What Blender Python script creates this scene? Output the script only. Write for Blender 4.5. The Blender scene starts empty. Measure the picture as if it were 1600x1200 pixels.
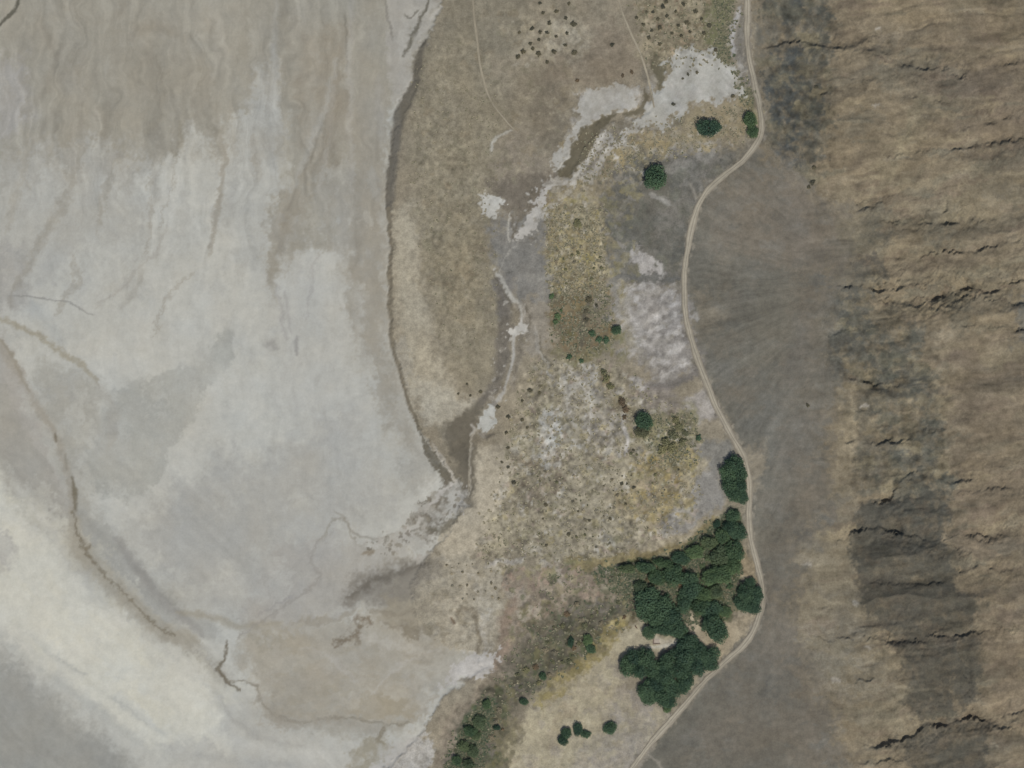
import bpy, math, random
import numpy as np
R = math.radians
scene = bpy.context.scene
col = scene.collection

# ------------------------------------------------------------------ camera, sky, sun, exposure
S = 0.5            # metres per photograph pixel on the ground
H = 2400.0         # flying height, m
cam_d = bpy.data.cameras.new('survey_camera')
cam = bpy.data.objects.new('survey_camera', cam_d); col.objects.link(cam)
cam.location = (0, 0, H); cam.rotation_euler = (0, 0, 0)
cam_d.sensor_width = 36.0; cam_d.lens = 36.0 * H / (1600 * S)
cam_d.clip_start = 1.0; cam_d.clip_end = 40000.0
scene.camera = cam

SUN_EL, SUN_AZ = 56.0, 158.0        # degrees; azimuth clockwise from north (+Y, top of the picture)
world = bpy.data.worlds.new('World'); scene.world = world; world.use_nodes = True
wn = world.node_tree; bg = wn.nodes['Background']
sky = wn.nodes.new('ShaderNodeTexSky'); sky.sky_type = 'NISHITA'; sky.sun_disc = False
sky.sun_elevation = R(SUN_EL); sky.sun_rotation = R(SUN_AZ)
sky.dust_density = 2.0; sky.air_density = 1.0; sky.ozone_density = 1.0
wn.links.new(sky.outputs[0], bg.inputs[0]); bg.inputs[1].default_value = 0.10
sun_d = bpy.data.lights.new('sun', 'SUN'); sun_d.energy = 3.0; sun_d.angle = R(0.6); sun_d.color = (1.0, 0.955, 0.88)
sun = bpy.data.objects.new('sun', sun_d); col.objects.link(sun)
sun.location = (0, 0, 300); sun.rotation_euler = (R(90 - SUN_EL), 0, R(180 - SUN_AZ))
scene.view_settings.view_transform = 'Standard'; scene.view_settings.look = 'None'
scene.view_settings.gamma = 1.0; scene.view_settings.exposure = 0.0
scene.view_settings.use_curve_mapping = False
LIGHT = np.array([1.145, 1.145, 1.165])   # what open flat ground sends back per unit of albedo

# ------------------------------------------------------------------ helpers
rng = np.random.default_rng(7)
TAB = rng.random((32, 256, 256)).astype(np.float32)

def vnoise(x, y, seed=0):
    t = TAB[seed % 32]
    x = np.asarray(x, np.float32) + 37.3 * seed; y = np.asarray(y, np.float32) + 91.7 * seed
    xi = np.floor(x).astype(np.int32); yi = np.floor(y).astype(np.int32)
    fx = x - xi; fy = y - yi
    fx = fx * fx * (3 - 2 * fx); fy = fy * fy * (3 - 2 * fy)
    x0 = xi & 255; x1 = (xi + 1) & 255; y0 = yi & 255; y1 = (yi + 1) & 255
    a = t[x0, y0] * (1 - fx) + t[x1, y0] * fx
    b = t[x0, y1] * (1 - fx) + t[x1, y1] * fx
    return a * (1 - fy) + b * fy

def fbm(x, y, seed=0, octv=4, gain=0.5):
    s = 0; amp = 1.0; tot = 0; f = 1.0
    for o in range(octv):
        s = s + amp * (vnoise(x * f, y * f, seed + o) - 0.5); tot += amp; amp *= gain; f *= 2.03
    return s * 2 / tot          # about -1..1

def sstep(a, b, x):
    t = np.clip((x - a) / (b - a), 0, 1); return t * t * (3 - 2 * t)

def lin(c):
    c = np.asarray(c, np.float64) / 255.0
    return np.where(c <= 0.04045, c / 12.92, ((c + 0.055) / 1.055) ** 2.4)

def alb(c):
    return lin(c) / LIGHT

# ------------------------------------------------------------------ ground lattice, in photograph pixels
STEP, MARG = 1.6, 90
def axis(n):
    core = np.arange(-MARG, n + MARG + 0.1, STEP)
    out = []; d = STEP; x = 0.0
    while x < 26000: d *= 1.22; x += d; out.append(x)
    out = np.array(out)
    return np.concatenate([(core[0] - out)[::-1], core, core[-1] + out])
ua = axis(1600); va = axis(1200)
U, V = np.meshgrid(ua, va)          # [row v, col u]
U = U.astype(np.float32); V = V.astype(np.float32)
NV, NU = U.shape
W1x = fbm(U / 46, V / 46, 1, 3); W1y = fbm(U / 46, V / 46, 5, 3)
W2x = fbm(U / 11, V / 11, 9, 3, .6); W2y = fbm(U / 11, V / 11, 13, 3, .6)
W3x = fbm(U / 4.5, V / 4.5, 2, 2, .7); W3y = fbm(U / 4.5, V / 4.5, 6, 2, .7)
WX = W1x * 1.9 + W2x * 1.9 + W3x * 1.2; WY = W1y * 1.9 + W2y * 1.9 + W3y * 1.2
N_small = fbm(U / 7, V / 7, 17, 3, .6)
N_mid = fbm(U / 22, V / 22, 20, 4, .6)
N_big = fbm(U / 90, V / 90, 24, 4)
C = np.zeros((NV, NU, 3), np.float32)
CLS = np.zeros((NV, NU), np.int16)
classes = {}

def win(x0, y0, x1, y1):
    i0 = np.searchsorted(ua, x0); i1 = np.searchsorted(ua, x1)
    j0 = np.searchsorted(va, y0); j1 = np.searchsorted(va, y1)
    return slice(max(j0 - 1, 0), j1 + 1), slice(max(i0 - 1, 0), i1 + 1)

def poly_sd(poly, X, Y):
    """signed distance, positive inside"""
    d = np.full(X.shape, 1e9, np.float32); ins = np.zeros(X.shape, bool)
    n = len(poly)
    for i in range(n):
        ax, ay = poly[i]; bx, by = poly[(i + 1) % n]
        ex, ey = bx - ax, by - ay
        t = np.clip(((X - ax) * ex + (Y - ay) * ey) / (ex * ex + ey * ey + 1e-9), 0, 1)
        d = np.minimum(d, (X - ax - t * ex) ** 2 + (Y - ay - t * ey) ** 2)
        if ay != by:
            c = (ay > Y) != (by > Y)
            ins ^= c & (X < (bx - ax) * (Y - ay) / (by - ay) + ax)
    d = np.sqrt(d)
    return np.where(ins, d, -d)

def line_sd(pts, X, Y):
    """distance to a polyline and which side/param: returns d, t(0..1 along), signed perpendicular"""
    d = np.full(X.shape, 1e9, np.float32); tt = np.zeros(X.shape, np.float32); sg = np.zeros(X.shape, np.float32)
    n = len(pts) - 1
    for i in range(n):
        ax, ay = pts[i]; bx, by = pts[i + 1]
        ex, ey = bx - ax, by - ay; L = math.hypot(ex, ey) + 1e-9
        t = np.clip(((X - ax) * ex + (Y - ay) * ey) / (L * L), 0, 1)
        q = np.sqrt((X - ax - t * ex) ** 2 + (Y - ay - t * ey) ** 2)
        m = q < d
        d = np.where(m, q, d); tt = np.where(m, (i + t) / n, tt)
        sg = np.where(m, (ex * (Y - ay) - ey * (X - ax)) / L, sg)
    return d, tt, sg

def bbox(pts, pad):
    xs = [p[0] for p in pts]; ys = [p[1] for p in pts]
    return win(min(xs) - pad, min(ys) - pad, max(xs) + pad, max(ys) + pad)

def blend(w, a, c):
    C[w] += a[..., None] * (np.asarray(alb(c), np.float32) - C[w])

def pmask(poly, soft, warp, w=None):
    w = w or bbox(poly, soft + warp * 2 + 4)
    sd = poly_sd(poly, U[w] + warp * WX[w], V[w] + warp * WY[w])
    return w, sstep(-soft, soft, sd)

def area(poly, c, op=1.0, soft=4, warp=5, mott=0.0, cls=None):
    if cls and cls.startswith('salt_pan'): soft, warp = soft * .7, warp * 1.7
    w, a = pmask(poly, soft, warp)
    if cls is not None:
        k = classes.setdefault(cls, len(classes) + 1)
        CLS[w] = np.where(a > 0.5, k, CLS[w])
    if mott:
        n = N_small[w] * .7 + N_mid[w] * .8
        a = a * np.clip(1 - mott + mott * (0.5 + 1.6 * n) * 1.4, 0, 1)
    blend(w, a * op, c)

def stroke(pts, c, wd, op=1.0, soft=2.0, warp=2.0, taper=True, mott=0.0, cls=None):
    w = bbox(pts, wd + soft + warp * 2 + 4)
    warp = warp * .55
    d, t, _ = line_sd(pts, U[w] + warp * WX[w], V[w] + warp * WY[w])
    ww = wd / 2 * (np.clip(4 * t * (1 - t), 0, 1) ** .4 * .75 + .25 if taper else 1)
    ww = ww * (1 + .45 * N_mid[w])
    a = sstep(soft, -soft, d - ww)
    if cls is not None:
        k = classes.setdefault(cls, len(classes) + 1)
        CLS[w] = np.where(a > 0.5, k, CLS[w])
    if mott: a = a * np.clip(1 - mott + mott * (1 + 2 * N_small[w]), 0, 1)
    blend(w, a * op, c)

# ------------------------------------------------------------------ land cover: the soils, crusts and rocks as they are coloured
C[:] = alb((180, 179, 170)); classes['salt_flat'] = 0
B = 9000
# --- dry lake bed, west
area([(-B, -B), (640, -B), (628, 60), (615, 160), (600, 250), (606, 330), (560, 395), (500, 390), (455, 420), (425, 440), (408, 400), (428, 330), (415, 270), (440, 200), (432, 120), (400, 130), (395, 160), (350, 190), (340, 235), (300, 200), (270, 235), (235, 255), (190, 250), (165, 225), (120, 230), (60, 235), (0, 262), (-60, 290), (-B, 320)], (155, 151, 138), 1, 13, 9)
area([(-B, 260), (0, 255), (60, 232), (160, 230), (230, 255), (235, 330), (190, 400), (120, 400), (60, 450), (-40, 480), (-B, 480)], (169, 168, 160), .8, 26, 14)
area([(0, 230), (60, 225), (190, 240), (240, 255), (200, 290), (100, 270), (0, 300)], (156, 153, 143), .6, 18, 12, .3)
area([(-40, 90), (40, 95), (42, 150), (60, 180), (20, 215), (-40, 215)], (163, 160, 153), .8, 12, 8)
area([(400, 110), (440, 90), (446, 200), (432, 300), (408, 420), (360, 420), (352, 210), (372, 185)], (168, 167, 159), .7, 10, 8)
area([(110, 40), (170, 30), (215, 60), (250, 110), (250, 170), (210, 240), (180, 245), (160, 170), (120, 120)], (147, 142, 128), .5, 18, 10, .5)
area([(470, 60), (545, 40), (540, 200), (500, 280), (470, 340), (440, 400), (425, 420), (440, 320), (480, 240), (465, 170)], (146, 139, 124), .7, 10, 7, .4)
area([(500, 280), (612, 270), (612, 520), (650, 680), (700, 740), (640, 760), (600, 650), (560, 560), (530, 450)], (155, 152, 142), .9, 24, 8)
area([(440, 400), (520, 395), (550, 470), (545, 640), (500, 700), (450, 640), (430, 520)], (177, 176, 168), .8, 22, 12)
area([(-40, 380), (40, 400), (55, 440), (40, 480), (0, 480), (-40, 460)], (150, 148, 143), .6, 14, 10)
area([(350, 515), (368, 520), (365, 570), (320, 610), (300, 660), (270, 690), (258, 740), (200, 790), (150, 770), (130, 700), (165, 650), (170, 610), (230, 590), (280, 570), (310, 570), (330, 540)], (160, 160, 152), .9, 5, 5, .15)
area([(60, 560), (150, 600), (170, 660), (130, 720), (150, 800), (200, 860), (330, 980), (230, 960), (130, 860), (90, 740), (50, 640)], (161, 159, 149), .9, 16, 8)
area([(260, 760), (420, 700), (560, 780), (520, 900), (440, 960), (330, 960), (250, 880), (200, 820)], (164, 163, 156), .85, 30, 14)
area([(440, 700), (560, 600), (600, 700), (640, 800), (560, 830), (500, 800)], (165, 164, 157), .8, 26, 10)
area([(-B, 300), (-40, 460), (0, 525), (30, 580), (50, 640), (80, 720), (112, 800), (118, 862), (60, 810), (0, 730), (-50, 650), (-B, 500)], (163, 159, 150), .9, 12, 6)
area([(-60, 540), (10, 610), (60, 700), (108, 800), (120, 860), (165, 905), (310, 1010), (360, 1055), (345, 1075), (240, 1005), (160, 930), (90, 855), (10, 770), (-60, 720)], (158, 155, 145), .95, 9, 5)
area([(-B, 480), (-60, 650), (-8, 725), (22, 800), (88, 880), (155, 955), (240, 1035), (325, 1085), (350, 1140), (320, 1175), (250, 1180), (160, 1105), (60, 1015), (-50, 945), (-B, 700)], (196, 194, 181), 1, 15, 4)
area([(-B, 800), (-50, 985), (0, 1020), (80, 1080), (150, 1135), (210, 1200), (330, B), (-B, B)], (148, 147, 139), .95, 26, 7)
area([(-30, 810), (15, 820), (28, 860), (10, 890), (-30, 890)], (168, 165, 157), .8, 8, 6)
area([(250, 1175), (345, 1140), (372, 1085), (420, 1122), (500, 1150), (600, 1150), (650, 1130), (640, 1190), (560, 1230), (400, 1280)], (175, 174, 166), .9, 10, 6)
area([(420, 870), (520, 840), (640, 870), (560, 930), (480, 990), (390, 1000), (370, 960)], (161, 158, 150), .8, 18, 8)
for pts, c, wd, op in (([(0, 715), (55, 810), (140, 900), (225, 985), (330, 1050)], (166, 164, 154), 14, .7), ([(20, 745), (90, 850), (190, 950), (270, 1020), (350, 1075)], (184, 182, 172), 14, .5),
                       ([(0, 960), (80, 1020), (170, 1085), (260, 1150)], (176, 176, 168), 14, .6), ([(-20, 985), (70, 1050), (150, 1105), (240, 1180)], (168, 168, 160), 12, .6),
                       ([(-20, 930), (90, 1000), (200, 1090), (300, 1165)], (192, 191, 181), 20, .5), ([(60, 1010), (140, 1060), (230, 1135)], (163, 163, 156), 4, .6),
                       ([(340, 1080), (360, 1120), (400, 1150), (480, 1170)], (162, 161, 154), 8, .6), ([(355, 1150), (430, 1175), (520, 1180)], (186, 185, 177), 14, .6),
                       ([(300, 1180), (380, 1190), (470, 1200)], (163, 163, 157), 10, .6)):
    stroke(pts, c, wd, op, wd * .5 + 1, 4)
area([(545, 150), (612, 150), (606, 330), (610, 480), (616, 560), (650, 660), (630, 690), (590, 600), (560, 480), (548, 330)], (152, 147, 134), .8, 16, 10, .25)
# --- bottom mid: tan silt lobe
area([(370, 1000), (430, 985), (520, 960), (600, 960), (690, 1000), (760, 990), (775, 1020), (705, 1080), (655, 1130), (600, 1142), (560, 1128), (500, 1133), (440, 1128), (410, 1102), (402, 1070), (375, 1050)], (164, 160, 148), 1, 16, 10)
area([(395, 1000), (480, 985), (475, 1015), (420, 1045), (395, 1040)], (153, 148, 133), .7, 14, 10, .3)
area([(435, 1060), (540, 1058), (545, 1085), (500, 1110), (420, 1100)], (155, 149, 134), .7, 14, 10, .3)
area([(570, 1092), (645, 1083), (650, 1125), (560, 1125), (530, 1105)], (150, 142, 123), .85, 8, 6)
area([(405, 1095), (560, 1120), (650, 1130), (600, 1150), (500, 1148), (430, 1135)], (150, 147, 136), .6, 8, 5)
area([(120, 790), (180, 830), (260, 930), (340, 985), (330, 1005), (230, 960), (140, 870)], (160, 159, 151), .8, 9, 5)
# --- east of the old shoreline
EAST = [(720, -B), (690, -10), (668, 62), (655, 75), (650, 120), (624, 170), (612, 240), (603, 300), (607, 350), (610, 400), (608, 480), (614, 545), (630, 600), (650, 660), (690, 720), (712, 745), (722, 780), (705, 830), (668, 860), (640, 920), (650, 965), (700, 1010), (745, 1020), (760, 1040), (700, 1085), (655, 1150), (600, 1200), (500, B), (B, B), (B, -B)]
area(EAST, (137, 129, 112), 1, 2.5, 3, cls='ground')
area([(600, 885), (690, 870), (760, 950), (745, 1010), (650, 1010), (590, 965)], (160, 154, 139), .85, 28, 14)
area([(605, -60), (705, -60), (665, 62), (650, 105), (640, 150), (616, 168), (604, 100)], (163, 159, 149), .85, 5, 4)
area([(655, 70), (740, 20), (800, 180), (770, 300), (772, 420), (785, 480), (788, 560), (760, 612), (720, 602), (690, 540), (662, 450), (650, 330), (640, 200)], (133, 126, 108), .9, 20, 8, .25)
area([(690, -60), (830, -60), (830, 60), (760, 110), (700, 90), (665, 70)], (130, 124, 108), .8, 18, 10)
area([(614, 330), (645, 320), (662, 480), (692, 560), (722, 622), (765, 640), (705, 692), (662, 645), (632, 565), (616, 480)], (161, 154, 136), .95, 12, 6)
area([(635, 590), (690, 600), (740, 630), (700, 675), (665, 660)], (171, 166, 151), .8, 12, 6)
area([(690, 320), (750, 340), (760, 440), (730, 520), (690, 470), (680, 400)], (134, 125, 104), .7, 22, 12, .4)
area([(800, 200), (850, 230), (860, 290), (800, 300), (770, 260)], (136, 128, 114), .8, 16, 8)
area([(880, 60), (960, 40), (1010, 100), (1000, 130), (960, 125), (900, 130), (860, 180), (850, 120)], (132, 122, 106), .8, 16, 8)
area([(830, 130), (890, 130), (895, 200), (860, 250), (835, 250), (830, 190)], (118, 111, 97), .8, 14, 7)
area([(798, 78), (830, 40), (870, 28), (910, 30), (920, 60), (910, 95), (860, 88), (830, 103), (800, 98)], (153, 146, 128), .75, 8, 6, .3)
area([(985, 0), (1110, -30), (1120, 60), (1080, 110), (1040, 130), (1005, 90)], (134, 126, 105), .8, 12, 8, .3)
area([(1110, -200), (1160, -200), (1152, 0), (1135, 50), (1138, 90), (1162, 130), (1182, 150), (1178, 220), (1165, 180), (1150, 120), (1120, 100), (1100, 50)], (108, 109, 80), .85, 6, 5, .3)
area([(1142, 70), (1165, 0), (1176, 110), (1182, 145), (1160, 125)], (118, 115, 108), .8, 5, 4)
# tan and yellow grass flats
area([(905, 215), (990, 210), (1060, 195), (1085, 165), (1170, 155), (1175, 215), (1130, 230), (1060, 245), (980, 260), (930, 300), (890, 300)], (141, 131, 107), .9, 10, 8, .3)
area([(950, 220), (1045, 215), (1050, 240), (980, 250), (940, 245)], (147, 134, 102), .7, 9, 6, .4)
area([(960, 275), (1000, 235), (1060, 232), (1130, 240), (1185, 222), (1105, 300), (1085, 350), (1074, 430), (1072, 445), (1000, 440), (955, 420), (943, 330)], (98, 97, 90), .95, 14, 9, .12)
area([(1050, 230), (1130, 215), (1120, 260), (1080, 300), (1060, 270)], (135, 131, 123), .8, 12, 8, .4)
area([(1000, 300), (1090, 290), (1070, 340), (1010, 340)], (110, 106, 96), .6, 14, 8)
area([(848, 325), (900, 300), (945, 330), (945, 460), (910, 475), (862, 465), (848, 400)], (142, 132, 102), .9, 13, 10, .3)
area([(870, 310), (930, 310), (935, 360), (880, 360)], (150, 144, 124), .7, 12, 8, .6)
area([(855, 462), (905, 450), (945, 438), (962, 470), (960, 530), (905, 562), (870, 532)], (112, 101, 79), .9, 10, 9, .25)
area([(925, 460), (970, 440), (985, 490), (960, 500), (930, 500)], (138, 135, 127), .7, 8, 6, .4)
area([(765, 335), (850, 330), (852, 400), (862, 465), (815, 470), (790, 440), (772, 420)], (126, 124, 118), .95, 10, 7)
area([(770, 440), (800, 430), (800, 480), (778, 500)], (122, 120, 116), .8, 8, 5)
area([(755, 285), (870, 270), (855, 300), (835, 325), (800, 335), (778, 322)], (108, 101, 90), .9, 8, 6, .2)
area([(810, 470), (860, 470), (860, 540), (825, 560), (815, 520)], (140, 134, 122), .9, 8, 6)
# mottled central flat
area([(825, 560), (940, 560), (1000, 600), (1040, 640), (1090, 690), (1100, 780), (1020, 850), (900, 870), (760, 885), (735, 800), (790, 690), (800, 620)], (147, 140, 121), .95, 12, 8, .2)
area([(800, 720), (850, 715), (880, 750), (850, 800), (800, 790)], (120, 113, 97), .7, 12, 8, .6)
area([(745, 690), (800, 705), (798, 760), (762, 800), (742, 860), (700, 885), (676, 850), (720, 800), (736, 760)], (166, 158, 140), .95, 6, 5)
area([(660, 860), (780, 880), (792, 955), (772, 1005), (740, 1020), (690, 1005), (640, 950)], (160, 153, 136), .9, 10, 7)
area([(810, 560), (850, 590), (830, 640), (800, 690), (780, 680), (785, 630)], (146, 137, 118), .9, 10, 6)
area([(850, 640), (886, 628), (880, 672), (862, 722), (850, 735), (843, 690)], (168, 167, 160), .95, 7, 4)
area([(868, 600), (895, 560), (930, 568), (930, 625), (890, 645)], (163, 160, 151), .85, 8, 7, .4)
area([(920, 640), (975, 640), (980, 690), (940, 700), (915, 680)], (150, 146, 138), .8, 9, 7, .4)
area([(835, 640), (842, 640), (842, 700), (832, 720)], (124, 119, 98), .7, 5, 4)
area([(985, 390), (1000, 388), (1016, 404), (1032, 415), (1034, 428), (1010, 426), (990, 412)], (167, 162, 157), .95, 4, 5, .3)
area([(985, 447), (1012, 440), (1045, 440), (1060, 460), (1070, 520), (1092, 570), (1062, 588), (1040, 596), (1012, 572), (995, 532), (972, 502), (975, 470)], (168, 165, 160), .95, 8, 9, .5)
area([(1060, 632), (1105, 606), (1125, 650), (1112, 662), (1080, 660)], (154, 149, 142), .9, 6, 5, .2)
stroke([(1000, 605), (1040, 603), (1075, 592), (1096, 575)], (112, 108, 103), 16, .9, 4, 4)
stroke([(960, 432), (1000, 434), (1065, 434)], (106, 105, 100), 16, .9, 5, 4)
area([(982, 588), (1000, 590), (1012, 606), (996, 606), (984, 600)], (164, 161, 156), .9, 4, 3)
area([(985, 605), (1050, 610), (1060, 650), (1000, 650)], (124, 118, 112), .7, 8, 6, .4)
area([(1010, 650), (1080, 640), (1090, 690), (1080, 740), (1040, 740), (1010, 700)], (124, 120, 90), .85, 10, 7, .3)
area([(1000, 720), (1090, 720), (1080, 790), (1020, 820), (960, 800)], (142, 130, 100), .6, 14, 8, .5)
area([(960, 665), (1000, 670), (1010, 690), (985, 695)], (122, 118, 86), .7, 6, 5, .3)
area([(930, 575), (950, 580), (960, 610), (985, 640), (980, 660), (955, 620)], (118, 106, 78), .8, 6, 4, .3)
area([(1040, 810), (1120, 720), (1135, 745), (1130, 790), (1100, 800), (1060, 838), (1030, 835)], (137, 134, 127), .95, 6, 5)
area([(1085, 690), (1150, 695), (1148, 715), (1120, 735), (1088, 720)], (122, 120, 113), .9, 8, 5)
# south: pink soil, dry reed bed, tan apron
area([(780, 900), (880, 880), (1000, 890), (1005, 930), (900, 960), (870, 1000), (805, 1040), (765, 1080), (705, 1150), (680, 1300), (640, 1300), (700, 1120), (782, 1040), (792, 980)], (138, 127, 111), .85, 8, 7, .4)
area([(870, 965), (915, 935), (980, 930), (985, 965), (920, 1010), (885, 1040), (832, 1072), (795, 1110), (780, 1250), (690, 1250), (720, 1140), (770, 1080), (812, 1040), (830, 985)], (91, 88, 73), .98, 10, 9, .1)
area([(720, 1140), (755, 1090), (775, 1090), (765, 1135), (742, 1170), (745, 1300), (680, 1300)], (64, 78, 60), .9, 7, 7, .2)
area([(765, 1130), (800, 1110), (815, 1130), (790, 1230), (745, 1300), (745, 1170)], (124, 118, 90), .8, 8, 6, .4)
area([(960, 1000), (1000, 975), (1060, 985), (1045, 1015), (985, 1020), (962, 1040), (970, 1080), (1000, 1110), (1045, 1120), (990, 1200), (900, 1300), (760, 1300), (815, 1130), (850, 1090), (900, 1045)], (163, 155, 132), .95, 7, 6, .15)
area([(962, 1070), (1000, 1085), (1045, 1112), (1010, 1190), (965, 1200), (930, 1250), (900, 1190), (940, 1140)], (141, 135, 126), .8, 12, 7, .3)
area([(832, 1085), (895, 1030), (935, 980), (985, 950), (995, 965), (960, 1005), (905, 1060), (850, 1112)], (137, 126, 88), .8, 7, 6, .3)
area([(880, 872), (1000, 862), (1080, 832), (1112, 798), (1124, 812), (1085, 852), (1000, 882), (890, 892)], (130, 120, 88), .9, 4, 4, .2)
area([(930, 890), (1050, 868), (1110, 822), (1140, 790), (1165, 800), (1162, 880), (1150, 930), (1130, 985), (1062, 1000), (1012, 985), (990, 930), (930, 905)], (68, 78, 58), .92, 5, 5, .15)
area([(1062, 880), (1095, 885), (1105, 915), (1070, 900)], (120, 108, 96), .8, 5, 5)
area([(1035, 920), (1065, 925), (1060, 940), (1035, 938)], (122, 112, 96), .8, 4, 4)
area([(1060, 955), (1085, 955), (1080, 975), (1062, 972)], (116, 108, 98), .8, 4, 4)
area([(1080, 955), (1140, 975), (1182, 950), (1165, 1000), (1112, 1042), (1098, 1020), (1068, 975)], (156, 145, 123), .95, 5, 4, .1)
area([(1150, 850), (1175, 860), (1186, 915), (1160, 905), (1145, 890)], (140, 128, 105), .9, 5, 4)
# --- gravel fans and hills, east of the road
FAN = [(1185, -B), (1176, 0), (1180, 100), (1192, 200), (1150, 262), (1105, 300), (1082, 360), (1071, 440), (1080, 525), (1108, 600), (1160, 705), (1173, 740), (1172, 820), (1192, 915), (1186, 965), (1110, 1060), (1000, 1195), (700, B), (B, B), (B, -B)]
area(FAN, (109, 106, 96), 1, 4, 3, cls='gravel_fan')
area([(1080, 440), (1140, 480), (1110, 520), (1082, 510)], (128, 120, 104), .8, 14, 8)
area([(1110, 300), (1250, 280), (1330, 340), (1250, 420), (1120, 380)], (118, 110, 97), .75, 30, 12)
area([(1215, 240), (1300, 330), (1330, 420), (1290, 520), (1290, 700), (1310, 800), (1240, 900), (1240, 1000), (1330, 1210), (1250, 1210), (1190, 960), (1230, 800), (1240, 600), (1250, 420), (1180, 260)], (116, 108, 95), .75, 34, 14, .2)
area([(1090, 540), (1250, 600), (1270, 700), (1180, 740), (1130, 640)], (107, 105, 97), .7, 25, 10, .3)
area([(1160, 705), (1200, 690), (1190, 760), (1172, 760)], (143, 134, 116), .8, 8, 6)
area([(1200, 790), (1310, 800), (1290, 900), (1200, 920)], (107, 103, 93), .7, 20, 10)
area([(1180, 1000), (1300, 950), (1350, 1120), (1200, 1220), (1060, 1180)], (110, 104, 93), .7, 26, 12, .3)
HILL = [(1200, -B), (1198, 120), (1202, 205), (1240, 275), (1300, 325), (1335, 330), (1318, 400), (1322, 450), (1296, 520), (1300, 700), (1318, 800), (1250, 870), (1240, 980), (1290, 1100), (1330, 1210), (1360, B), (B, B), (B, -B)]
area(HILL, (130, 119, 99), 1, 34, 16, cls='hillside')
area([(1310, 560), (1338, 560), (1340, 760), (1330, 820), (1306, 810), (1312, 690)], (135, 126, 106), .75, 7, 7, .4)
area([(1250, 860), (1328, 800), (1342, 900), (1375, 985), (1415, 1075), (1425, 1135), (1350, 1165), (1320, 1060), (1262, 1000)], (131, 123, 104), .8, 16, 9, .3)
area([(1240, 980), (1330, 960), (1390, 1060), (1330, 1090), (1270, 1060)], (132, 126, 112), .7, 16, 8, .5)
area([(1415, 200), (1450, 140), (1440, 230), (1380, 300), (1340, 320), (1380, 240)], (133, 124, 102), .7, 10, 7, .3)
area([(1335, 330), (1600, 240), (1700, 220), (1700, 320), (1500, 390), (1340, 410)], (126, 118, 100), .7, 25, 12, .3)
area([(1400, 460), (1600, 400), (1600, 470), (1500, 480), (1400, 490)], (131, 121, 100), .7, 18, 8, .2)
area([(1480, 600), (1700, 560), (1700, 800), (1500, 860), (1490, 700)], (124, 113, 96), .7, 20, 10)
area([(1430, 90), (1600, 20), (1600, 240), (1480, 210)], (118, 108, 93), .7, 30, 14)
area([(1480, 120), (1580, 110), (1560, 180), (1490, 170)], (112, 102, 89), .6, 16, 8)
area([(1430, 940), (1600, 900), (1600, 1100), (1540, 1090), (1530, 950)], (122, 111, 95), .7, 16, 8)
# --- small patches of crust, turf, gravel and bare soil, each with a colour of its own
mg = np.random.default_rng(21)
def mosaic(poly, n, palette, rmin, rmax, op=.6, stretch=1.0, ang=0.0, clump=0.0):
    xs = [p[0] for p in poly]; ys = [p[1] for p in poly]; done = 0
    while done < n:
        m = 400; uu = mg.uniform(min(xs), max(xs), m); vv = mg.uniform(min(ys), max(ys), m)
        ok = poly_sd(poly, uu, vv) > 0
        if clump: ok &= vnoise(uu / 30, vv / 30, 9) > clump * mg.uniform(.6, 1.4, m)
        for u, v in zip(uu[ok], vv[ok]):
            if done >= n: break
            done += 1
            r = rmin + (rmax - rmin) * mg.random() ** 2.2; e = stretch * mg.uniform(.7, 1.4); a = ang + mg.normal(0, .12 if stretch > 1.5 else 1.5)
            q = r * max(e, 1) + 4; w = win(u - q, v - q, u + q, v + q)
            X = U[w] + r * .55 * WX[w] - u; Y = V[w] + r * .55 * WY[w] - v
            ca, sa = math.cos(a), math.sin(a); d = np.hypot((X * ca + Y * sa) / e, -X * sa + Y * ca) / r
            blend(w, sstep(1.05, .55, d) * op * mg.uniform(.4, 1.0), palette[mg.integers(len(palette))])
HB = [(1300, -60), (1680, -60), (1680, 1260), (1340, 1260), (1260, 980), (1320, 800), (1300, 520), (1340, 330), (1290, 260)]
mosaic(HB, 900, [(146, 135, 111), (112, 101, 86), (110, 107, 93), (136, 124, 102), (122, 109, 94), (140, 131, 112)], 2.5, 11, .55, 4.5, -.10)
mosaic(HB, 260, [(136, 125, 102), (108, 98, 84), (112, 108, 94)], 8, 26, .4, 2.2, -.10)
# dark rock bands
def rock(poly, op=.8, c=(84, 83, 75), solid=False):
    if solid: area(poly, c, op * .85, 6, 6, .15); area(poly, (74, 74, 68), .5, 8, 8, .8)
    else: area(poly, c, op, 8, 8, .75); area(poly, c, op * .4, 5, 7, .3)
rock([(1200, -200), (1302, -200), (1300, 0), (1296, 70), (1290, 180), (1276, 225), (1282, 290), (1262, 302), (1242, 262), (1206, 212), (1200, 120), (1212, 80), (1200, 40)], .62, (80, 82, 78))
rock([(1205, 75), (1250, 75), (1248, 130), (1240, 200), (1246, 265), (1228, 255), (1205, 210), (1202, 120)], .75, (72, 76, 75))
rock([(1200, -60), (1245, -60), (1245, 45), (1200, 30)], .65, (74, 78, 76))
rock([(1335, 400), (1380, 395), (1385, 435), (1345, 445), (1318, 430)], .6, (80, 80, 74))
area([(1262, 540), (1300, 440), (1345, 440), (1350, 620), (1300, 640), (1270, 620)], (98, 96, 88), .6, 26, 14, .3)
rock([(1300, 520), (1322, 455), (1370, 455), (1368, 520), (1380, 600), (1330, 590), (1300, 600)], .72, (86, 86, 79))
rock([(1368, 520), (1440, 500), (1435, 570), (1460, 600), (1480, 690), (1482, 760), (1462, 850), (1400, 800), (1385, 700), (1370, 600)], .6, (86, 87, 80))
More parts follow.
